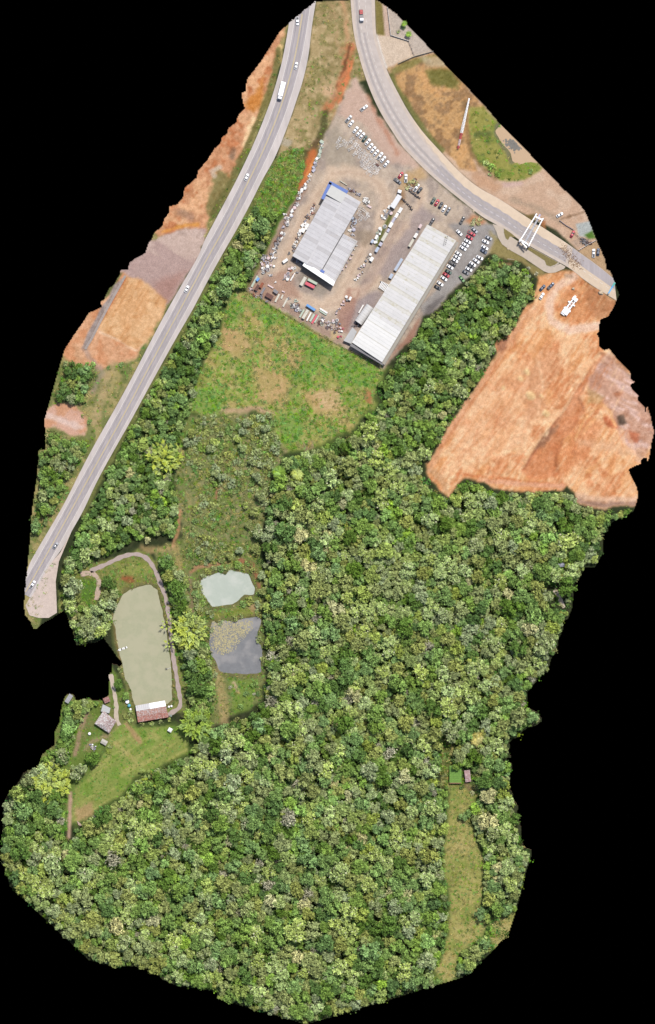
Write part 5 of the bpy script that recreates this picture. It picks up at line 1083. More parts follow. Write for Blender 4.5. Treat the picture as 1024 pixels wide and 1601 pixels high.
def scrap(kind, x, y, s_, tone, group, where, idx):
    m = TON[tone]; nm = {'drum':'steel_drum','crate':'crate','part':'machine_part','heap':'scrap_heap','ring':'steel_ring'}[kind]
    T = empty(nm, W(x,y,0), rs.random()*3, None, {'drum':'drum','crate':'crate','part':'machine part','heap':'scrap heap','ring':'ring'}[kind], group)
    SCR.setdefault((kind,tone,where),[]).append((T,x,y)); r_ = s_*S/2
    if kind == 'drum':
        mb = MB(); mb.cyl((0,0,0),(0,0,1.3),r_,14); mb.build('body',m,T); mb = MB(); mb.cyl((0,0,1.3),(0,0,1.42),r_*.8,14,r2=r_*.5); mb.build('lid',m if rs.random()<.6 else M_gut,T)
    elif kind == 'ring':
        mb = MB(); n = 12
        for k in range(n): a0 = 2*math.pi*k/n; a1 = 2*math.pi*(k+1)/n; mb.cyl((math.cos(a0)*r_,math.sin(a0)*r_,.4),(math.cos(a1)*r_,math.sin(a1)*r_,.4),.24,5)
        mb.build('rim',m,T); mb = MB(); mb.cyl((0,0,.1),(0,0,.5),r_*.35,8); mb.build('hub',M_dk,T)
    elif kind == 'crate':
        mb = MB(); mb.box((0,0,.6),(r_*2,r_*1.5,1.2),top=.96); mb.build('body',m,T); mb = MB(); [mb.box((x_,0,1.24),(r_*.42,r_*1.4,.08)) for x_ in (-r_*.7,0,r_*.7)]; mb.build('slat_top',m,T)
    elif kind == 'part':
        mb = MB()
        for k in range(3): a0 = rs.random()*3; mb.box((rs.gauss(0,r_*.3),rs.gauss(0,r_*.3),.5+.1*k),(r_*2,r_*.5,.4),a0)
        mb.build('arm',m,T); mb = MB(); mb.cyl((0,0,.2),(0,0,1.2),r_*.4,8); mb.build('hub',rs.choice([M_dk,m,M_gut]),T)
    else:
        for q in range(2):
            mb = MB()
            for k in range(6): z = rs.uniform(.2,.8); mb.box((rs.gauss(0,r_*.55),rs.gauss(0,r_*.55),z),(rs.uniform(.5,1.3)*r_,rs.uniform(.12,.5)*r_,rs.uniform(.15,.6)),rs.random()*3,ry=rs.uniform(-.4,.4))
            mb.build('scrap_piece',[m,rs.choice([M_gut,M_dk,M_gal,TON['brown']])][q],T)
def cluster(pts, n, jit, where, group, kinds='dcphhp', tones=('white','white','white','pinkish','lilac','grey','brown'), size=(3,6)):
    P = [Vector(p) for p in pts]; P = resample(P, n)
    for i,p in enumerate(P):
        kd = {'d':'drum','c':'crate','p':'part','h':'heap','r':'ring'}[rs.choice(kinds)]
        scrap(kd, p.x+rs.gauss(0,jit), p.y+rs.gauss(0,jit), rs.uniform(*size), rs.choice(tones), group, where, i)
cluster([(503,222),(500,240),(494,252)],9,1.3,'in the topmost left scrap cluster','scrap along the left yard track','ccp',('white','palegreen'),(5,7))
cluster([(493,255),(490,266)],4,.6,'beside the orange earth patch','scrap along the left yard track','cc',('lilac','grey'),(5,6))
cluster([(485,278),(478,290),(470,302)],11,1.6,'along the upper left yard track','scrap along the left yard track')
cluster([(468,303),(463,318),(456,333)],13,2,'along the upper left yard track','scrap along the left yard track')
cluster([(455,335),(447,349),(440,364)],13,2.4,'along the middle left yard track','scrap along the left yard track')
cluster([(441,364),(434,382),(428,396)],14,2.8,'along the middle left yard track','scrap along the left yard track')
cluster([(426,396),(420,408),(412,420)],16,4,'along the lower left yard track','scrap along the left yard track','hhpdc')
cluster([(424,412),(412,424),(420,432)],12,4,'along the lower left yard track','scrap along the left yard track','hpdr')
scrap('ring',411,420,5,'white','scrap along the left yard track','along the lower left yard track',0)
cluster([(455,470),(466,480),(460,484),(468,488)],16,3,'between the slanted bars at the lower fence','scrap at the lower fence','hhp',('palegreen','grey','lilac','white'),(4,6))
cluster([(498,505),(508,502),(515,508),(508,514)],18,3,'at the lower fence right of the raspberry bar','scrap at the lower fence','hhp',('grey','palegreen','pinkish','brown','white'),(3,6))
cluster([(390,450),(400,462),(415,470)],8,2.5,'in the lower left yard corner','scrap at the lower fence','hp',('brown','pinkish','grey','rust'),(3,6))
cluster([(450,415),(458,420),(464,424),(452,428),(450,440)],15,2.6,'below the left corner of the workshop','scrap round the workshop','hpdcr',('white','pinkish','white','rust','grey'))
cluster([(455,400),(465,408),(471,412)],9,2,'below the left corner of the workshop','scrap round the workshop','hp',('grey','brown','lilac'))
cluster([(492,322),(486,332),(480,341)],10,1.5,'at the upper left wall of the workshop','scrap round the workshop','hdp',('rust','pinkish','white','brown'))
cluster([(478,347),(471,360),(466,366)],9,1.6,'at the upper left wall of the workshop','scrap round the workshop','cdh',('white','white','lilac'),(4,7))
cluster([(466,370),(462,382),(458,395)],9,1.4,'at the lower left wall of the workshop','scrap round the workshop','hp',('brown','grey','white'))
cluster([(549,342),(553,350),(548,362)],16,3,'at the right wall of the workshop','scrap round the workshop','hhpd',('bluish','white','grey','lilac'),(4,6))
cluster([(571,310),(573,316),(569,313)],6,1.5,'right of the workshop corner','scrap round the workshop','ph',('white',),(5,7))
cluster([(545,294),(552,296),(560,305)],6,1.2,'right of the workshop corner','scrap round the workshop','h',('grey','lilac','brown'))
cluster([(556,385),(548,402),(540,418),(534,428)],8,.9,'along the lower right wall of the workshop','scrap round the workshop','cp',('white','pinkish'),(2.5,4))
cluster([(608,322),(605,336),(600,342)],13,2.6,'left of the semi-trailer','scrap beside the hedge strip','hpdc',('white','grey','pinkish','white'))
cluster([(601,353),(595,362),(592,368),(587,380)],12,2,'left of the hedge strip','scrap beside the hedge strip','drdp',('white','white','palegreen'),(3.5,5.5))
cluster([(578,396),(570,412),(562,428),(558,436)],16,1.6,'in the thin line above the slab crossing','scrap in the central lines','hpdc',('white','pinkish','white','grey'),(2.5,4.5))
cluster([(541,466),(534,477),(526,488)],8,1.6,'in the thin line below the slab crossing','scrap in the central lines','hpdc',('white','pinkish','grey'),(3,5))
cluster([(523,500),(528,512),(533,524)],16,3.4,'near the lower tip of the yard','scrap in the central lines','hpdc',('white','red','pinkish','brown','grey'),(3,5))
cluster([(555,508),(561,507)],4,1,'behind the barrel shed','scrap in the central lines','h',('grey','brown'),(4,6))
cluster([(640,285),(645,290),(650,285)],5,3,'in the brushwood near the red car','scrap near the entrance','h',('brown','rust'),(4,6))
cluster([(909,374),(914,377),(920,378)],7,2.2,'in the dark tangle by the site wall','scrap near the entrance','h',('brown','grey'),(4,7))
SHORT = {'between the slanted bars at the lower fence':'among the slanted bars','at the lower fence right of the raspberry bar':'right of the raspberry bar'}
for (kd,tone,where),L_ in SCR.items():
    where = SHORT.get(where, where)
    L_.sort(key=lambda t: (t[2],t[1])); tw = {'white':'white','pinkish':'pinkish','lilac':'pale lilac','grey':'grey','brown':'rusty brown','palegreen':'pale green-grey','rust':'rust orange','bluish':'bluish white','red':'raspberry red'}[tone]
    kw = {'drum':'steel drum','crate':'slatted crate','part':'machine part','heap':'scrap heap','ring':'steel ring'}[kd]
    for i,(T,x,y) in enumerate(L_):
        T['label'] = f'{tw} {kw} {where}' if len(L_) == 1 else f'{tw} {kw} {where}, {ORD[i]} from the top'

# ------------------------------------------------------------------ vegetation
TONE = {'mid green':(122,150,82),'dark green':(92,120,60),'olive green':(142,152,92),'pale green':(160,178,108),'yellow-green':(146,164,90),'grey-green':(144,158,110),'bluish green':(120,150,84),'bare grey':(190,188,160),'tan':(180,180,130),'bright green':(140,174,84)}
TN = list(TONE); KF = 1.42
LM = {k:leafmat('leaves '+k, v, KF, .3, .012, ((196,198,164),.93) if k in ('pale green','grey-green') else ((108,108,86),.7) if k == 'bare grey' else None) for k,v in TONE.items()}
M_bark = mat('bark',(128,110,92),.95,.25,2)
def quads(pos, nrm, half, rs_, asp=.75):
    n = len(pos); nrm = nrm/np.linalg.norm(nrm,axis=1)[:,None]; r_ = rs_.normal(size=(n,3)); u = np.cross(nrm,r_); u /= np.linalg.norm(u,axis=1)[:,None]; v = np.cross(nrm,u)
    h = half[:,None]; a = asp+rs_.random((n,1))*.4
    V = np.stack([pos-u*h*a, pos-v*h, pos+u*h*a, pos+v*h],1).reshape(-1,3)
    return V, np.arange(4*n).reshape(n,4)
def crown_arrays(seed, nq=900, lobes=16, flat_=.62, leaf=.075, sparse=0.0, zb=.62, ragged=.35):
    q = np.random.default_rng(seed); LC = []; LR = []
    for i in range(lobes):
        a = q.random()*2*math.pi; rr = math.sqrt(q.random())*.68; z = zb+flat_*math.sqrt(max(0,1-rr*rr*1.3))*(.6+.5*q.random())
        LC.append((math.cos(a)*rr, math.sin(a)*rr, z)); LR.append(.2+.22*q.random()*(1-rr*.4))
    LC = np.array(LC); LR = np.array(LR); w_ = LR**2; w_ /= w_.sum()
    nc = nq//6; idx = q.choice(lobes, nc, p=w_); d = q.normal(size=(nc,3)); d[:,2] = np.abs(d[:,2])*1.1-.25; d /= np.linalg.norm(d,axis=1)[:,None]
    cp = LC[idx]+d*LR[idx][:,None]*(1-.25*q.random((nc,1))); tint = q.random(nc)
    d = np.repeat(d,6,0); pos = np.repeat(cp,6,0)+q.normal(size=(nc*6,3))*[.048,.048,.03]+d*.03; tint = np.repeat(tint,6*4)
    nr = d*.6+np.array([0,0,.55])+q.normal(size=(nc*6,3))*.5; half = leaf*(.5+.7*q.random(nc*6))
    V,F = quads(pos, nr, half, q); return V,F,tint
def arr_mesh(name, V, F, *a_):
    m = a_[-1]; tint = a_[0] if len(a_) > 1 else None
    me = bpy.data.meshes.new(name); nv, nf = len(V), len(F)
    me.vertices.add(nv); me.vertices.foreach_set('co', V.astype(np.float32).ravel()); me.loops.add(nf*4); me.loops.foreach_set('vertex_index', F.astype(np.int32).ravel())
    me.polygons.add(nf); me.polygons.foreach_set('loop_start', np.arange(0,nf*4,4,dtype=np.int32)); me.materials.append(m); me.update(calc_edges=True)
    at_ = me.attributes.new('tint','FLOAT','POINT'); at_.data.foreach_set('value', (np.full(nv,.5) if tint is None else tint).astype(np.float32)); return me
NS = 5; CRA = [crown_arrays(50+i, nq=[1140,1020,1260,960,1080][i], lobes=[15,10,22,13,18][i], flat_=[.6,.5,.7,.55,.6][i]) for i in range(NS)]
CR = {}
def crown(tone, s_):
    key = (tone,s_)
    if key not in CR:
        CR[key] = arr_mesh('crown', *(CRA[s_] if tone != 'bare grey' else crown_arrays(90+s_, 800, 14, .5, .05)), LM[tone])
    return CR[key]
mb = MB(); mb.cyl((0,0,-.15),(0,0,.75),.055,7,r2=.03); 
for k in range(4): a0 = k*1.6; mb.cyl((0,0,.5+.06*k),(math.cos(a0)*.35,math.sin(a0)*.35,.85+.05*k),.022,5,r2=.008)
TRK = mb.mesh('trunk', M_bark)
# where trees may stand
MAINF = [(762,398),(800,412),(832,430),(836,455),(834,471),(821,477),(808,502),(792,525),(777,531),(771,541),(775,553),(759,578),(745,604),(728,625),(703,662),(677,712),(662,727),(660,748),(688,773),(703,779),(717,758),(728,750),(759,758),(771,769),(824,770),(877,769),(886,762),(902,777),(905,793),(945,801),(992,793),(1030,830),(1030,1620),(-20,1620),(-20,1200),(40,1190),(70,1180),(98,1235),(112,1258),(114,1290),(122,1290),(142,1278),(162,1263),(192,1246),(213,1215),(241,1206),(264,1193),(295,1180),(300,1155),(340,1135),(385,1122),(412,1095),(416,1055),(414,1010),(410,960),(408,900),(412,860),(415,800),(428,745),(447,708),(460,709),(494,703),(518,690),(548,678),(565,655),(588,640),(592,605),(606,582),(640,538),(664,500),(682,488),(722,448),(740,430),(755,410)]
HEDG = [(245,870),(268,868),(275,885),(295,902),(296,950),(306,965),(325,965),(326,1010),(333,1040),(337,1075),(338,1118),(305,1125),(292,1100),(290,1060),(276,1032),(270,990),(265,955),(254,915)]
LA = [(102,562),(138,563),(150,585),(140,618),(128,634),(84,630),(90,598)]; LBF = [(72,677),(98,682),(135,690),(145,690),(125,722),(103,765),(84,798),(62,835),(50,858),(52,800),(60,740),(62,706)]
PW = [(104,900),(125,905),(128,940),(148,948),(155,920),(175,912),(188,930),(180,945),(174,965),(176,985),(162,997),(120,1008),(110,972),(100,950)]
FT = [(66,1182),(86,1165),(95,1130),(102,1092),(140,1094),(160,1098),(150,1108),(138,1112),(128,1130),(122,1140),(116,1165),(112,1185),(100,1200),(70,1200)]
def forbid(x, y, r_): return any(inpoly(P,np.array([x]),np.array([y]))[0] for P in NOGO)
FM_ = np.zeros(PX.shape,bool)
for P in (MAINF,BELT,HEDG,LA,LBF,PW,FT): FM_ |= sdist(P,6) > 0
for P,g_ in ((HL+HR[::-1],3.5),(SL+SR[::-1],3),(CLEAR,0),(PATCH,0),(LAWN,-2),(GAP,-1),(P1,1),(P2,1),(P3,1),([(440,238),(472,234),(478,262),(462,300),(440,330),(398,322),(400,305)],0),([(105,1245),(113,1245),(112,1310),(106,1310)],2),([(858,910),(868,912),(884,945),(876,955)],1),([(871,879),(884,879),(884,888),(871,888)],-1),([(876,918),(886,918),(886,928),(876,928)],-1),([(122,897),(155,892),(158,920),(150,942)],1),DIRT and ([(724,1204),(738,1206),(738,1222),(726,1222)],2),
             (YARD,1)):
    FM_ &= ~(sdist(P,0) > -g_)
for pl,wd in (([(141,893),(152,888),(167,882),(190,870),(212,865),(229,871),(242,889),(251,914),(259,932),(263,955),(268,990),(273,1040),(280,1085)],6),([(166,1094),(160,1098)],5),([(108,1092),(110,1094)],6)):
    FM_ &= segdist(pl,PX,PY,False) > wd
EDGE = sdist(OUT,0); FM_ &= INS
def cell(x,y): return (min(NY-1,max(0,int((y-Y0)/ST))), min(NX-1,max(0,int((x-X0)/ST))))
HAND = [(692,842,12,4),(742,852,16,5),(781,833,15,3),(728,890,12,3),(693,870,12,0),(727,765,10,1),(670,810,15,3),(700,800,13,5),(730,805,12,3),(770,800,13,0),(650,870,10,4),(664,768,9,4),(637,778,8,2),(655,915,13,5),(709,905,11,3),(690,930,16,0),(762,940,9,9),(795,900,10,9),(785,865,9,4),(779,907,12,3),(630,735,8,9),
(655,1052,14,3),(670,1013,12,7),(693,1010,6,7),(695,1105,17,3),(636,1083,6,7),(746,1057,5,7),(739,1010,9,5),(763,1157,8,4),(613,1135,11,4),(612,1175,13,7),(653,1128,11,7),(640,1155,10,3),(630,1110,11,3),(775,1115,14,3),(787,1132,13,2),(730,1120,12,3),(715,1127,6,9),(763,1000,11,3),(785,975,11,3),(780,1005,11,3),(707,965,13,5),(735,985,13,5),(663,980,15,0),(690,985,11,4),(610,970,13,6),(775,1070,12,2),(760,1035,8,0),
(571,1064,14,4),(544,1093,10,7),(517,1058,7,7),(523,1100,13,6),(423,1075,6,7),(459,1164,12,3),(492,1130,9,3),(473,1127,9,3),(524,1135,8,8),(565,1122,10,3),(424,1185,8,8),(575,1187,9,4),(525,1226,8,8),(544,1243,9,8),(463,1225,9,7),(553,1227,11,4),(583,1278,12,4),(503,1290,8,9),(527,1292,8,9),(539,1282,6,7),(410,1238,12,2),(437,1225,11,6),(537,1265,12,4),(592,1165,8,7),
(352,1256,14,3),(310,1262,16,4),(270,1301,13,5),(307,1307,13,2),(319,1303,8,3),(290,1322,8,7),(238,1334,11,4),(349,1363,9,7),(332,1370,9,6),(282,1356,9,3),(308,1365,12,3),(276,1372,8,9),(388,1358,13,4),(260,1262,13,5),(270,1277,6,3),(235,1297,16,3),(218,1257,7,8),(383,1287,12,5),(375,1427,9,7),(220,1395,14,6),(328,1445,9,3),(355,1315,9,8),
(406,1347,10,7),(393,1324,12,6),(445,1340,13,4),(485,1338,17,6),(503,1376,12,3),(463,1455,22,3),(465,1390,14,2),(450,1400,11,5),(475,1413,11,8),(418,1382,13,7),(425,1405,12,8),(398,1460,16,3),(545,1475,14,4),(528,1400,11,3),(550,1393,11,4),(515,1495,12,5),(490,1485,7,7),(553,1535,11,3),
(589,1296,11,6),(676,1262,15,3),(672,1298,9,4),(620,1302,13,3),(633,1316,12,3),(653,1325,10,5),(605,1347,15,3),(553,1333,12,2),(575,1383,16,3),(592,1393,8,4),(608,1394,8,8),(637,1398,12,8),(656,1400,10,4),(684,1367,11,5),(587,1415,12,5),(579,1427,7,9),(665,1415,10,0),(687,1434,11,5),
(471,836,16,8),(484,870,11,4),(420,835,14,5),(442,860,12,2),(522,835,8,3),(541,869,9,3),(525,876,8,9),(452,900,8,3),(425,952,13,4),(468,920,12,3),(500,925,17,2),(525,950,14,8),(493,965,10,7),(488,980,6,4),(545,982,7,8),(519,1012,11,4),(503,1000,9,3),(455,1003,10,7),(566,930,14,4),(562,1010,15,2),(424,1008,11,4),(545,995,10,2),
(670,605,13,3),(707,585,11,4),(752,547,17,4),(720,610,14,5),(731,569,5,9),(727,582,5,9),(711,565,10,3),(745,463,5,4),(764,458,5,7),(770,520,9,3),(674,545,12,0),(803,447,14,0),(815,467,10,6),(697,632,9,4),
(887,844,17,3),(909,842,6,3),(853,868,10,2),(878,866,10,3),(930,843,10,3),(918,800,10,2),(938,815,10,4),(922,864,10,5),(837,852,11,4),(837,807,10,3),(838,922,16,2),(830,885,11,5),(793,930,11,8),(852,950,8,4),(862,980,13,4),(826,980,14,8),(822,1025,12,2),(842,1032,11,3),(776,1065,11,5),(808,1090,12,2),
(36,1263,17,6),(62,1307,9,3),(58,1325,12,3),(102,1335,9,8),(97,1283,8,7),(122,1320,10,6),(176,1299,9,3),(177,1345,18,7),(205,1325,13,3),(94,1433,12,2),(100,1388,8,6),(132,1363,15,3),(182,1447,15,8),(178,1472,14,4),(135,1477,12,2),(213,1460,6,7),(235,1385,16,6),
(678,1240,8,7),(655,1241,6,4),(763,1245,16,8),(740,1264,10,9),(724,1277,8,0),(746,1287,8,5),(763,1188,12,0),(785,1292,13,3),(770,1326,9,3),(760,1352,8,9),(778,1354,10,8),(772,1385,11,6),(751,1427,10,6),(778,1402,12,4),(728,1490,9,4),(722,1510,8,0),(658,1460,10,4),
(320,530,12,9),(333,521,6,4),(373,385,9,8),(384,402,9,6),(402,366,10,6),(395,398,8,3),(278,555,6,9),(275,635,8,9),(222,695,12,4),(251,800,11,6),(165,820,12,3),(135,868,12,3),(150,843,11,3),(118,920,17,5),(172,913,13,1),(173,943,11,5),(140,957,11,3),(135,985,12,5),(117,965,6,8),
(122,1104,10,4),(110,1140,12,9),(147,1184,13,1),(124,1205,14,5),(97,1180,11,5),(186,1070,9,1),(196,1088,7,0),(402,745,9,5),(408,775,10,5),(398,800,9,2),(405,830,12,5),(400,860,9,2),(395,720,8,5),(388,662,9,5),(415,668,8,5),(380,674,7,5),(372,686,7,3),(345,745,8,5),(338,740,8,5),(330,700,8,5),(335,692,8,3),(292,692,8,5),(300,678,8,2),(380,700,8,3),(385,790,6,3),(390,820,7,2),(410,900,8,5),(411,925,8,2),(413,948,8,2),(375,860,8,5),(360,870,7,2),(330,870,7,2),(310,860,6,5),(260,885,12,1),(278,920,14,1),(282,945,12,1),(230,845,6,8)]
trees = []                                  # x, y, r, tone index, individual?
free_ = {17}
def ok_edge(x,y,r_):
    j,i = cell(x,y); return EDGE[j,i] > r_*.72
for x,y,r_,t_ in HAND:
    j,i = cell(x,y); r2 = r_
    if EDGE[j,i] < r_*.8: r2 = max(5, EDGE[j,i]/.8)
    trees.append([x,y,r2,t_])
NH = len(trees)
wts = np.array([.25,.13,.20,.16,.09,.10,.04,.012,.012,.01]); wts /= wts.sum()
tn_n = vnoise(45,300); tn_p = vnoise(24,333)
def pick_tone(x,y):
    w_ = wts.copy()
    if (x > 590 and y < 700) or (x < 330 and y < 860): w_ = np.array([.36,.22,.12,.07,.07,.05,.06,.02,.01,.02])
    j,i = cell(x,y); v = tn_n[j,i]
    if v > .6: w_[3] *= 2; w_[5] *= 1.5; w_[1] *= .5
    if v < .4: w_[0] *= 1.6; w_[1] *= 1.8; w_[3] *= .5
    if rng.random() < .5:                                   # neighbours tend to be of one kind
        q_ = tn_p[j,i]; return int(np.searchsorted(np.cumsum(w_/w_.sum()), min(.999,max(0,(q_-.15)/.7))))
    w_ /= w_.sum(); return int(rng.choice(10,p=w_))
js,is_ = np.nonzero(FM_); 
XY = np.zeros((12000,3)); nt_ = 0
for t in trees: XY[nt_] = t[:3]; nt_ += 1
for (r0,r1,fac,tries) in ((14,18,.8,260),(11,14,.82,2500),(8,11,.78,6000),(5.5,8,.72,14000),(3.2,5.5,.7,17000)):
    for _ in range(tries):
        k = rng.integers(len(js)); x = gx[is_[k]]+rng.uniform(-.8,.8); y = gy[js[k]]+rng.uniform(-.8,.8); r_ = rng.uniform(r0,r1)
        if ((x > 590 and y < 700) or (x < 330 and y < 860)) and r_ > 10: continue
        if EDGE[js[k],is_[k]] < r_*.75: continue
        d2 = (XY[:nt_,0]-x)**2+(XY[:nt_,1]-y)**2
        if (d2 < (fac*.5*(XY[:nt_,2]+r_)*1.35)**2).any(): continue
        # keep big crowns out of clearings
        ok = True
        for a0 in range(6):
            jj,ii = cell(x+math.cos(a0*1.05)*r_*.75, y+math.sin(a0*1.05)*r_*.75)
            if not FM_[jj,ii] and EDGE[jj,ii] > 1: ok = False; break
        if not ok: continue
        XY[nt_] = (x,y,r_); nt_ += 1; trees.append([x,y,r_,pick_tone(x,y)])
        if nt_ >= 11990: break
print('trees', len(trees))
order = sorted(range(len(trees)), key=lambda i: (0 if i < NH else 1, -trees[i][2]))
solo = order[:285]; rest = order[285:]
LMK = [('lily pond',370,1010),('pale pond',355,920),('green pond',225,1010),('rusty shed',237,1112),('farmhouse',165,1128),('grassy clearing',725,1360),('green-roofed hut',712,1210),('tip of the earth lot',690,750),('orange earth lot',800,640),('long warehouse',632,457),('gravel lay-by',70,930),('drilling rig',890,478),
       ('right cut edge',880,930),('bottom tip',477,1580),('lawn',210,1190),('left cut edge',20,1320),('scrubby plot',350,770),('open meadow',450,590),('lower right corner',790,1470),('heart of the forest',560,1130),('small red soil cabin',881,923),('lower left footpath',109,1290),('lower forest centre',480,1400),('lot\'s bottom edge',760,880)]
def where(x,y):
    nm,lx,ly = min(LMK, key=lambda l: (l[1]-x)**2+(l[2]-y)**2); a = math.degrees(math.atan2(ly-y,x-lx))%360
    d = ['right of','upper right of','above','upper left of','left of','lower left of','below','lower right of'][int((a+22.5)//45)%8]
    return d, nm, math.hypot(x-lx,y-ly)
def label_set(items, noun):
    """items: (obj, x, y, tone, size word) -> unique labels"""
    G_ = {}
    for it in items:
        d,nm,ds = where(it[1],it[2]); G_.setdefault((it[4],it[3],d,nm),[]).append((ds,it[0]))
    for (sz,tn,d,nm),L_ in G_.items():
        L_.sort(key=lambda t: t[0])
        art = '' if nm == 'bottom tip' else ''
        for i,(ds,o) in enumerate(L_):
            base = f'{sz} {tn} {noun} {d} the {nm}'
            o['label'] = base if len(L_) == 1 else (base+(', nearest of its kind' if i == 0 else f', {ORD[i]} nearest of its kind'))
items = []
for i in solo:
    x,y,r_,t_ = trees[i]; tn = TN[t_]; s_ = int(rng.integers(NS)); R_ = r_*S*1.08
    T = empty('forest_tree', W(x,y,gh(x,y)), 0, None, 'tree', 'single broadleaf trees of the wood'); T.rotation_euler = (0,0,rng.random()*6.28); T.scale = (R_,R_*rng.uniform(.88,1.1),R_*(1.15+.25*rng.random()))
    obj('crown', crown(tn,s_), T); obj('trunk', TRK, T)
    items.append((T,x,y,tn if tn != 'bare grey' else 'bare greyish','large' if r_ > 13 else 'medium-sized' if r_ > 8.5 else 'small'))
label_set(items, 'tree')
def instancer(name, pts, coll, label, cat, kind='stuff'):
    """pts: x,y,z,rot,sx,sy,sz,idx"""
    A = np.array(pts, float); me = bpy.data.meshes.new(name); me.vertices.add(len(A)); me.vertices.foreach_set('co', A[:,:3].astype(np.float32).ravel())
    a = me.attributes.new('rot','FLOAT_VECTOR','POINT'); v = np.zeros((len(A),3),np.float32); v[:,2] = A[:,3]; a.data.foreach_set('vector', v.ravel())
    a = me.attributes.new('scl','FLOAT_VECTOR','POINT'); a.data.foreach_set('vector', A[:,4:7].astype(np.float32).ravel())
    a = me.attributes.new('idx','INT','POINT'); a.data.foreach_set('value', A[:,7].astype(np.int32))
    o = bpy.data.objects.new(name, me); COL.objects.link(o); tag(o,label,cat,None,kind)
    g = bpy.data.node_groups.new(name,'GeometryNodeTree'); g.interface.new_socket('Geometry',in_out='INPUT',socket_type='NodeSocketGeometry'); g.interface.new_socket('Geometry',in_out='OUTPUT',socket_type='NodeSocketGeometry')
    gi, go = g.nodes.new('NodeGroupInput'), g.nodes.new('NodeGroupOutput'); ip = g.nodes.new('GeometryNodeInstanceOnPoints'); ci = g.nodes.new('GeometryNodeCollectionInfo')
    ci.inputs['Collection'].default_value = coll; ci.inputs['Separate Children'].default_value = True; ci.inputs['Reset Children'].default_value = True
    def na_(n_,t_): q = g.nodes.new('GeometryNodeInputNamedAttribute'); q.data_type = t_; q.inputs['Name'].default_value = n_; return q.outputs['Attribute']
    ip.inputs['Pick Instance'].default_value = True; g.links.new(gi.outputs[0],ip.inputs['Points']); g.links.new(ci.outputs[0],ip.inputs['Instance']); g.links.new(na_('idx','INT'),ip.inputs['Instance Index']); g.links.new(na_('rot','FLOAT_VECTOR'),ip.inputs['Rotation']); g.links.new(na_('scl','FLOAT_VECTOR'),ip.inputs['Scale']); g.links.new(ip.outputs[0],go.inputs[0])
    o.modifiers.new('scatter','NODES').node_group = g; return o
tc = bpy.data.collections.new('tree_kinds'); IDX = {}
for a,tn in enumerate(TN):
    for s_ in range(3):
        me = crown(tn,s_).copy(); o = bpy.data.objects.new('kind_%02d_%d'%(a,s_), me); tc.objects.link(o); IDX[(a,s_)] = a*3+s_
REG = {'forest_canopy':[], 'roadside_woodland':[], 'pondside_trees':[]}
for i in rest:
    x,y,r_,t_ = trees[i]; R_ = r_*S*1.1; v = W(x,y,gh(x,y)-(.0 if r_ > 5.5 else .12*R_)); hz = R_*(1.1+.5*rng.random())
    reg = 'roadside_woodland' if (x < 300 and y < 900) or (x < 480 and y < 650) else 'pondside_trees' if (x < 340 and y < 1210 and y > 850) else 'forest_canopy'
    REG[reg].append((v.x,v.y,v.z,rng.random()*6.28,R_,R_*rng.uniform(.85,1.12),hz,IDX[(t_,int(rng.integers(3)))]))
for k,(lb) in {'forest_canopy':'dense mixed green forest canopy filling the lower half','roadside_woodland':'scrubby mixed woodland in strips along both sides of the highway','pondside_trees':'mixed trees and shrubs between and around the ponds'}.items():
    instancer(k, REG[k], tc, lb, 'trees')
# scrub trees of the overgrown plot
SPA = [crown_arrays(150+i, nq=480, lobes=9, flat_=.35, leaf=.085, zb=.3) for i in range(3)]; SPM = {}
items = []; pts_ = []; r = random.Random(31)
def shrub(x,y,r_,tn,name='scrub_bush',cat='bush',group='bushes of the overgrown plot'):
    s_ = r.randrange(3)
    if (tn,s_) not in SPM: SPM[(tn,s_)] = arr_mesh('foliage', *SPA[s_], LM[tn])
    R_ = r_*S; T = empty(name, W(x,y,gh(x,y)), r.random()*6, None, cat, group); T.scale = (R_,R_,R_*.9); obj('foliage', SPM[(tn,s_)], T); obj('stem', TRK, T); return T
tries = 0
while len(pts_) < 230 and tries < 14000:
    tries += 1; x,y = r.uniform(275,435), r.uniform(648,885); j,i = cell(x,y)
    if not inpoly(ORCH,np.array([x]),np.array([y]))[0]: continue
    r_ = r.choice([r.uniform(3.5,5.5),r.uniform(5,9.5)]) + (2 if x > 395 else 0)
    if any((x-a)**2+(y-b_)**2 < (.52*(r_+c))**2 for a,b_,c in pts_) or abs(x-(352-(y-715)*.25)) < 4 and 700 < y < 790: continue
    if x < 300 and 760 < y < 860: continue
    if vnoise(30,77,np.array([[x]]),np.array([[y]]))[0,0] < .33: continue
    pts_.append((x,y,r_)); tn = r.choice(['grey-green','olive green','olive green','mid green'])
    items.append((shrub(x,y,r_,tn),x,y,tn,'small' if r_ < 6 else 'wide'))
ring = [(318,900,4),(325,893,5),(335,888,4),(345,889,5),(356,883,4),(372,885,5),(380,888,4),(396,892,5),(404,905,4),(405,930,5),(402,945,5),(390,940,6),(380,944,5),(308,915,6),(312,930,6),(318,942,6),(310,950,5),(325,955,5),(330,962,4),(345,974,4),(366,968,5),(376,964,4),(330,985,4),(404,1000,5),(412,985,4),(412,1030,5),(330,1048,5),(336,1055,4),(330,1072,5),(326,1090,6),(324,1032,5)]
ring += [(r.uniform(303,318),r.uniform(900,958),r.uniform(3.5,5.5)) for _ in range(16)]+[(r.uniform(340,400),r.uniform(880,890),r.uniform(3,4.5)) for _ in range(9)]+[(r.uniform(400,408),r.uniform(925,962),r.uniform(3,5)) for _ in range(6)]
for x,y,r_ in ring:
    r_ *= 1.35; items.append((shrub(x,y,r_,r.choice(['olive green','grey-green','mid green','olive green']),'pond_bush','bush','bushes round the ponds'),x,y,'mixed green','small'))
label_set(items,'bush')
items = []
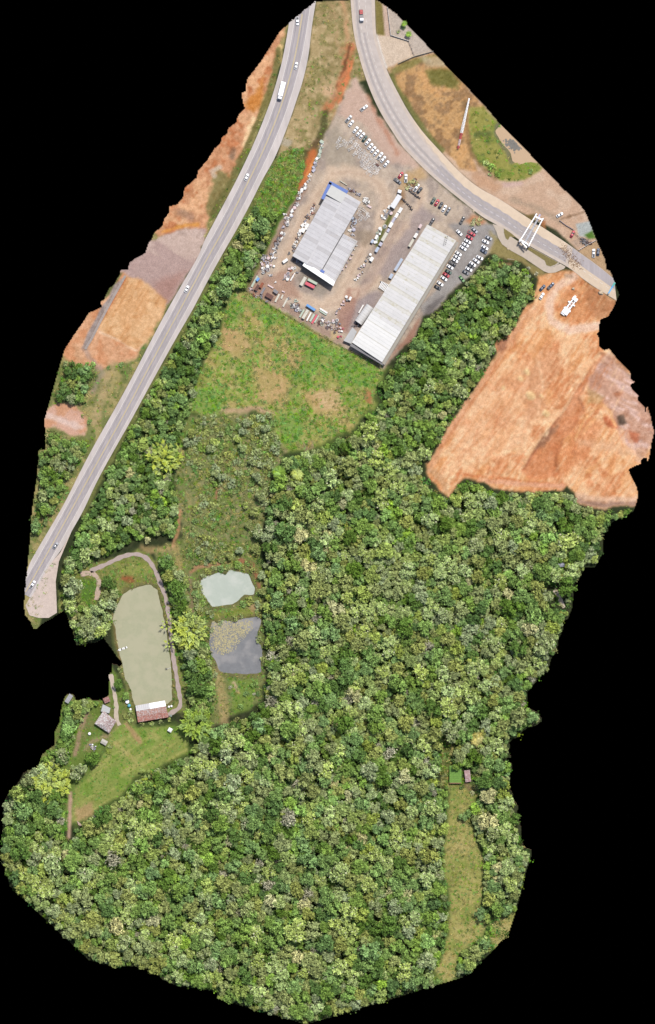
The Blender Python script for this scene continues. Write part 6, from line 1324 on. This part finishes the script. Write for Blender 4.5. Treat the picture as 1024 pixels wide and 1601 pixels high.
for x,y,r_,tn in ((630,42,5,'mid green'),(622,49,4,'olive green'),(760,255,6,'pale green'),(770,262,8,'bright green'),(778,272,6,'mid green'),(766,272,4,'pale green'),(830,268,5,'mid green'),(455,262,5,'yellow-green'),(765,238,3,'mid green'),(785,100+20,4,'mid green'),(777,405,6,'mid green'),(808,412,6,'mid green'),(822,424,5,'mid green'),(790,420,5,'dark green'),(838,428,4,'bare grey'),(826,420,4,'bare grey'),(205,1115,6,'pale green'),(197,1120,6,'olive green'),(205,1127,5,'pale green'),(178,1105+0,3,'mid green'),(172,1166,5,'olive green'),(170,1175,5,'yellow-green'),(186,1045,4,'olive green'),(160,1105,4,'olive green'),(145,570,6,'bright green'),(170,575,4,'mid green'),(190,570,5,'mid green'),(140,660,5,'mid green'),(130,650,4,'olive green'),(222,1133,5,'olive green'),(237,1131,5,'pale green'),(252,1129,5,'olive green'),(265,1125,4,'olive green'),(385,1085,6,'mid green'),(398,1070,7,'mid green'),(376,1105,6,'mid green'),(404,1085,5,'dark green'),(360,1075,4,'bare grey'),(397,1085,3,'bare grey'),(730,1140,5,'mid green'),(712,1195,6,'mid green'),(721,1230,5,'dark green'),(738,1240,5,'tan'),(750,1470,4,'bare grey'),(757,1478,5,'tan')):
    if EDGE[cell(x,y)] > 1: items.append((shrub(x,y,r_,tn,'shrub','shrub','single shrubs on open ground'),x,y,tn if tn != 'bare grey' else 'greyish','low'))
label_set(items,'shrub')
T_ = [(x,y) for x,y in ((640,287),(645,283),(636,293),(650,288),(742,345),(748,349),(738,350),(750,342))]
for i,(x,y) in enumerate(T_):
    T = shrub(x,y,5,'tan','brushwood','brushwood','dry orange-brown brushwood'); T['label'] = f'dry brown brushwood heap, {ORD[i%4]} of four '+('near the bright red car' if i < 4 else 'at the roadside end of the yard')
# palms
def frond_arrays(L=1.0):
    V = []; F = []; n = 12
    for k in range(n):
        t_ = (k+.5)/n; x = L*t_; z = .22*math.sin(t_*2.2)-.38*t_*t_; ll = .26*math.sin(math.pi*min(1,t_+.12))+.05
        for s_ in (-1,1):
            b_ = len(V); V += [(x-.03,0,z),(x+.03,0,z),(x+.14,s_*ll,z-.10),(x+.08,s_*ll*.98,z-.12)]; F.append((b_,b_+1,b_+2,b_+3))
    return np.array(V), np.array(F)
FV,FF = frond_arrays(); FRM = {k:arr_mesh('frond',FV,FF,leafmat('fronds '+k,c,1.2,.3,.01)) for k,c in (('green',(128,158,72)),('pale',(176,188,106)),('orange',(168,160,98)))}
mb = MB(); mb.cyl((0,0,-1.9),(0,0,0),.06,7,r2=.045); PTR = mb.mesh('trunk',M_bark)
for x,y,r_,kd,lb in ((436,738,11,'green','star-shaped green palm at the right edge of the scrubby plot'),(465,742,10,'pale','star-shaped pale palm at the meadow\'s lower edge'),(497,898,10,'pale','pale star-shaped palm in the forest right of the pale pond'),(492,830,8,'green','green palm crown beside the tan tree above the pale palm'),(569,823,8,'orange','palm with orange-brown dying fronds deep in the forest'),(738,1031,10,'pale','palm crown beside the grey-white tree above the green hut'),(745,1154,11,'orange','yellow-orange palm at the right edge of the forest'),(253,825,6,'pale','small yellowish palm poking out of the dark hedge'),(252,780,5,'pale','smallest yellowish palm above the dark hedge'),(632,38,5,'green','upper small palm in the top right forecourt'),(639,54,5,'green','lower small palm in the top right forecourt'),(60+170,820,5,'green','small green palm beside the tan bush by the upper path')):
    if EDGE[cell(x,y)] < 2: continue
    T = empty('palm_tree', W(x,y,(5.2 if r_ > 7 else 2.0)+(2.5 if r_ > 9 else 1.5)), r.random()*6, lb, 'palm', None); T.scale = (r_*S*1.1,)*3
    nf = 16
    for k in range(nf):
        o = obj('frond', FRM[kd], T); o.rotation_euler = (0,r.uniform(-.5,.25),2*math.pi*k/nf+r.uniform(-.12,.12)); q = r.uniform(.8,1.08); o.scale = (q,q,q)
    obj('trunk',PTR,T)
# bamboo clumps
def plume_arrays(seed):
    q = np.random.default_rng(seed); n = 200; t_ = q.random(n); pos = np.stack([t_, q.normal(size=n)*.14*np.sin(np.pi*np.clip(t_+.15,0,1)), .35*np.sin(t_*1.7)+np.abs(q.normal(size=n))*.10],1)
    return quads(pos, q.normal(size=(n,3))*.6+np.array([.2,0,1]), .055*(.6+.8*q.random(n)), q)
BM = {}
for kd,c in (('yellow',(172,186,94)),('green',(140,164,82)),('olive',(154,168,84))):
    BM[kd] = [arr_mesh('plume',*plume_arrays(i),leafmat('bamboo '+kd,c,1.3,.42,.01)) for i in range(2)]
mb = MB(); [mb.cyl((math.cos(k)*.05,math.sin(k)*.05,-1.0),(math.cos(k)*.22,math.sin(k)*.22,.2),.015,5) for k in range(9)]; CUL = mb.mesh('culms',mat('bamboo cane',(170,170,100),.7,.1,1))
for x,y,r_,kd,n,lb in ((258,716,27,'yellow',80,'large yellow-green bamboo clump between the highway woodland and the scrubby plot'),(298,986,27,'yellow',44,'feathery yellow-green bamboo clump between the green pond and the lily pond'),(82,1222,29,'yellow',84,'large pale yellow bamboo clump at the left end of the lawn'),(308,1131,26,'green',44,'feathery green bamboo clump right of the rusty shed'),(234,1218,19,'olive',30,'olive yellow bamboo clump at the lower edge of the lawn'),(270,672,10,'olive',14,'small yellow-green bamboo tuft above the largest bamboo clump'),(264,975,13,'yellow',12,'narrow pale bamboo fringe along the right bank of the green pond'),(267,1005,11,'yellow',10,'lower pale bamboo fringe along the right bank of the green pond'),(660,765,10,'yellow',14,'bright pale yellow plumed clump at the left tip of the earth lot')):
    T = empty('bamboo_clump', W(x,y,3.4), r.random()*6, lb, 'bamboo'); Rr = r_*S*1.2; T.scale = (Rr,)*3
    for k in range(n):
        a0 = k*2.39996; rr = math.sqrt((k+.5)/n)*.62; bushy = y in (716,1222,1218,672,765); rr *= 1.25 if bushy else 1; ex = 1.0 if not bushy else .8+.35*math.sin(a0*2.3+x); o = obj('plume', BM[kd][k%2], T, (math.cos(a0)*rr*ex,math.sin(a0)*rr,.38-.42*rr+r.uniform(-.05,.08))); o.rotation_euler = (0,r.uniform(-.7,-.1) if bushy else r.uniform(-.35,.0)-.3*(1-rr),a0+(r.uniform(-1.3,1.3) if bushy else r.uniform(-.3,.3))); q = r.uniform(.2,.36) if bushy else r.uniform(.26,.52); o.scale = (q,q*1.15,q)
    obj('culms',CUL,T)
# ------------------------------------------------------------------ weeds, grass, ground cover (stuff)
wc = bpy.data.collections.new('weed_kinds')
def tuft_arrays(seed, n, spread, leaf, hz):
    q = np.random.default_rng(seed); p = q.normal(size=(n,3))*[spread,spread,0]; p[:,2] = np.abs(q.normal(size=n))*hz
    return quads(p, q.normal(size=(n,3))*.5+np.array([0,0,1]), leaf*(.5+q.random(n)), q)
WT = [('weed_a',(84,134,52)),('weed_b',(118,142,62)),('weed_c',(170,160,100)),('weed_d',(66,88,42)),('weed_e',(136,138,84)),('weed_f',(122,168,70))]
for i,(nm,c) in enumerate(WT):
    for s_ in range(2):
        V,F = tuft_arrays(400+i*3+s_, 26, .5, .2, .3); me = arr_mesh(nm, V, F, leafmat('weeds %d'%i, c, 1.6, .3, .02)); o = bpy.data.objects.new('k%02d_%d'%(i,s_), me); wc.objects.link(o)
def scatter(name, polys, n, mixw, label, scale=(.6,1.3), wp=8, avoid=None):
    m_ = np.zeros(PX.shape,bool)
    for P in polys: m_ |= sdist(P,wp) > 1
    m_ &= INS & (EDGE > 2); m_ &= ~(sdist(HL+HR[::-1],0) > -2) & ~(sdist(SL+SR[::-1],0) > -1.5)
    for P in (P1,P2,P3,P4): m_ &= ~(sdist(P,0) > 0)
    if avoid is not None: m_ &= ~avoid
    jj,ii = np.nonzero(m_)
    if len(jj) == 0: return
    pts = []; q = np.random.default_rng(hash(name)%1000 if False else len(name)*7)
    ks = q.integers(len(jj), size=n); mw = np.array(mixw,float); 
    for k in ks:
        j,i = jj[k],ii[k]; c = C[j,i]; green = c[1]-c[0]          # pick the kind that suits the ground under it
        w_ = mw.copy()
        if green > 12: w_[[0,5]] *= 4; w_[2] *= .1
        elif green < -8: w_[[0,1,5,3]] *= .12
        if w_.sum() <= 0 or (green < -20 and q.random() < .8): continue
        t_ = q.choice(6,p=w_/w_.sum()); v = W(gx[i]+q.uniform(-.8,.8),gy[j]+q.uniform(-.8,.8),HT[j,i]); s_ = q.uniform(*scale)
        pts.append((v.x,v.y,v.z,q.random()*6.28,s_,s_,s_*q.uniform(.6,1.3),t_*2+int(q.integers(2))))
    return instancer(name, pts, wc, label, 'ground cover')
av = np.zeros(PX.shape,bool)
for pl,wd in (([(141,893),(152,888),(167,882),(190,870),(212,865),(229,871),(242,889),(251,914),(259,932),(263,955),(267,990),(271,1029),(275,1051),(279,1078),(283,1099),(263,1118)],4),([(109,1245),(109,1306)],4),([(173,1054),(178,1079),(182,1102),(181,1122),(187,1134)],4)):
    av |= segdist(pl,PX,PY,False) < wd
for P in ([(212,1103),(258,1095),(264,1121),(216,1129)],[(160,1100),(174,1106),(183,1127),(171,1147),(147,1131)]): av |= sdist(P,0) > -1
scatter('meadow_weeds',[MEADOW],2800,(1.6,3,1.6,.1,1.8,2.4),'green weeds and tan grass tufts covering the open meadow',avoid=av)
scatter('plot_undergrowth',[ORCH],2400,(1,3,1.5,2,3,.5),'grey-green undergrowth of the scrubby plot',avoid=av)
scatter('clearing_grass',[CLEAR,PATCH,GAP],1200,(1,2,4,.3,2,.6),'dry yellow grass of the long clearing in the forest',(.5,1.0),avoid=av)
scatter('pond_bank_plants',[PS,FM],3000,(1.2,3,1.5,1,2,1),'low plants on the pond banks',(.4,.9),avoid=av)
scatter('lawn_tufts',[FW,LAWN],1100,(2,3,1,.3,1,1.5),'rough grass tufts on the farm lawn',(.3,.7),avoid=av)
scatter('forest_understorey',[MAINF,HEDG,LA,LBF,PW,FT],9000,(1.5,1,.2,3,1,.3),'dark understorey plants on the forest floor',(1.2,2.2),avoid=(sdist(CLEAR,0)>-2)|(sdist(LAWN,0)>-2)|av)
scatter('verge_weeds',[BELT,LB,MD],2600,(1.5,3,1.5,1,2,1),'rough grass and weeds on the road verges and banks',(.45,1.0),avoid=(DTL>.4)|(gp>.3)|(D2>.3)|(qy>.3))
scatter('yellow_scrub',[[(440,238),(472,234),(478,262),(462,300),(440,335),(400,335),(395,322)]],900,(1,3,1,.5,2,2),'yellowish scrub between the highway and the upper yard track',(.8,1.5))
scatter('swamp_plants',[GR],130,(1,4,.5,.5,1,1),'green swamp plants round the muddy pool',(.5,1.1))

for o in COL.objects:
    if 'label' in o and len(o['label'].split()) > 16: print('LONG', o.name, o['label'])
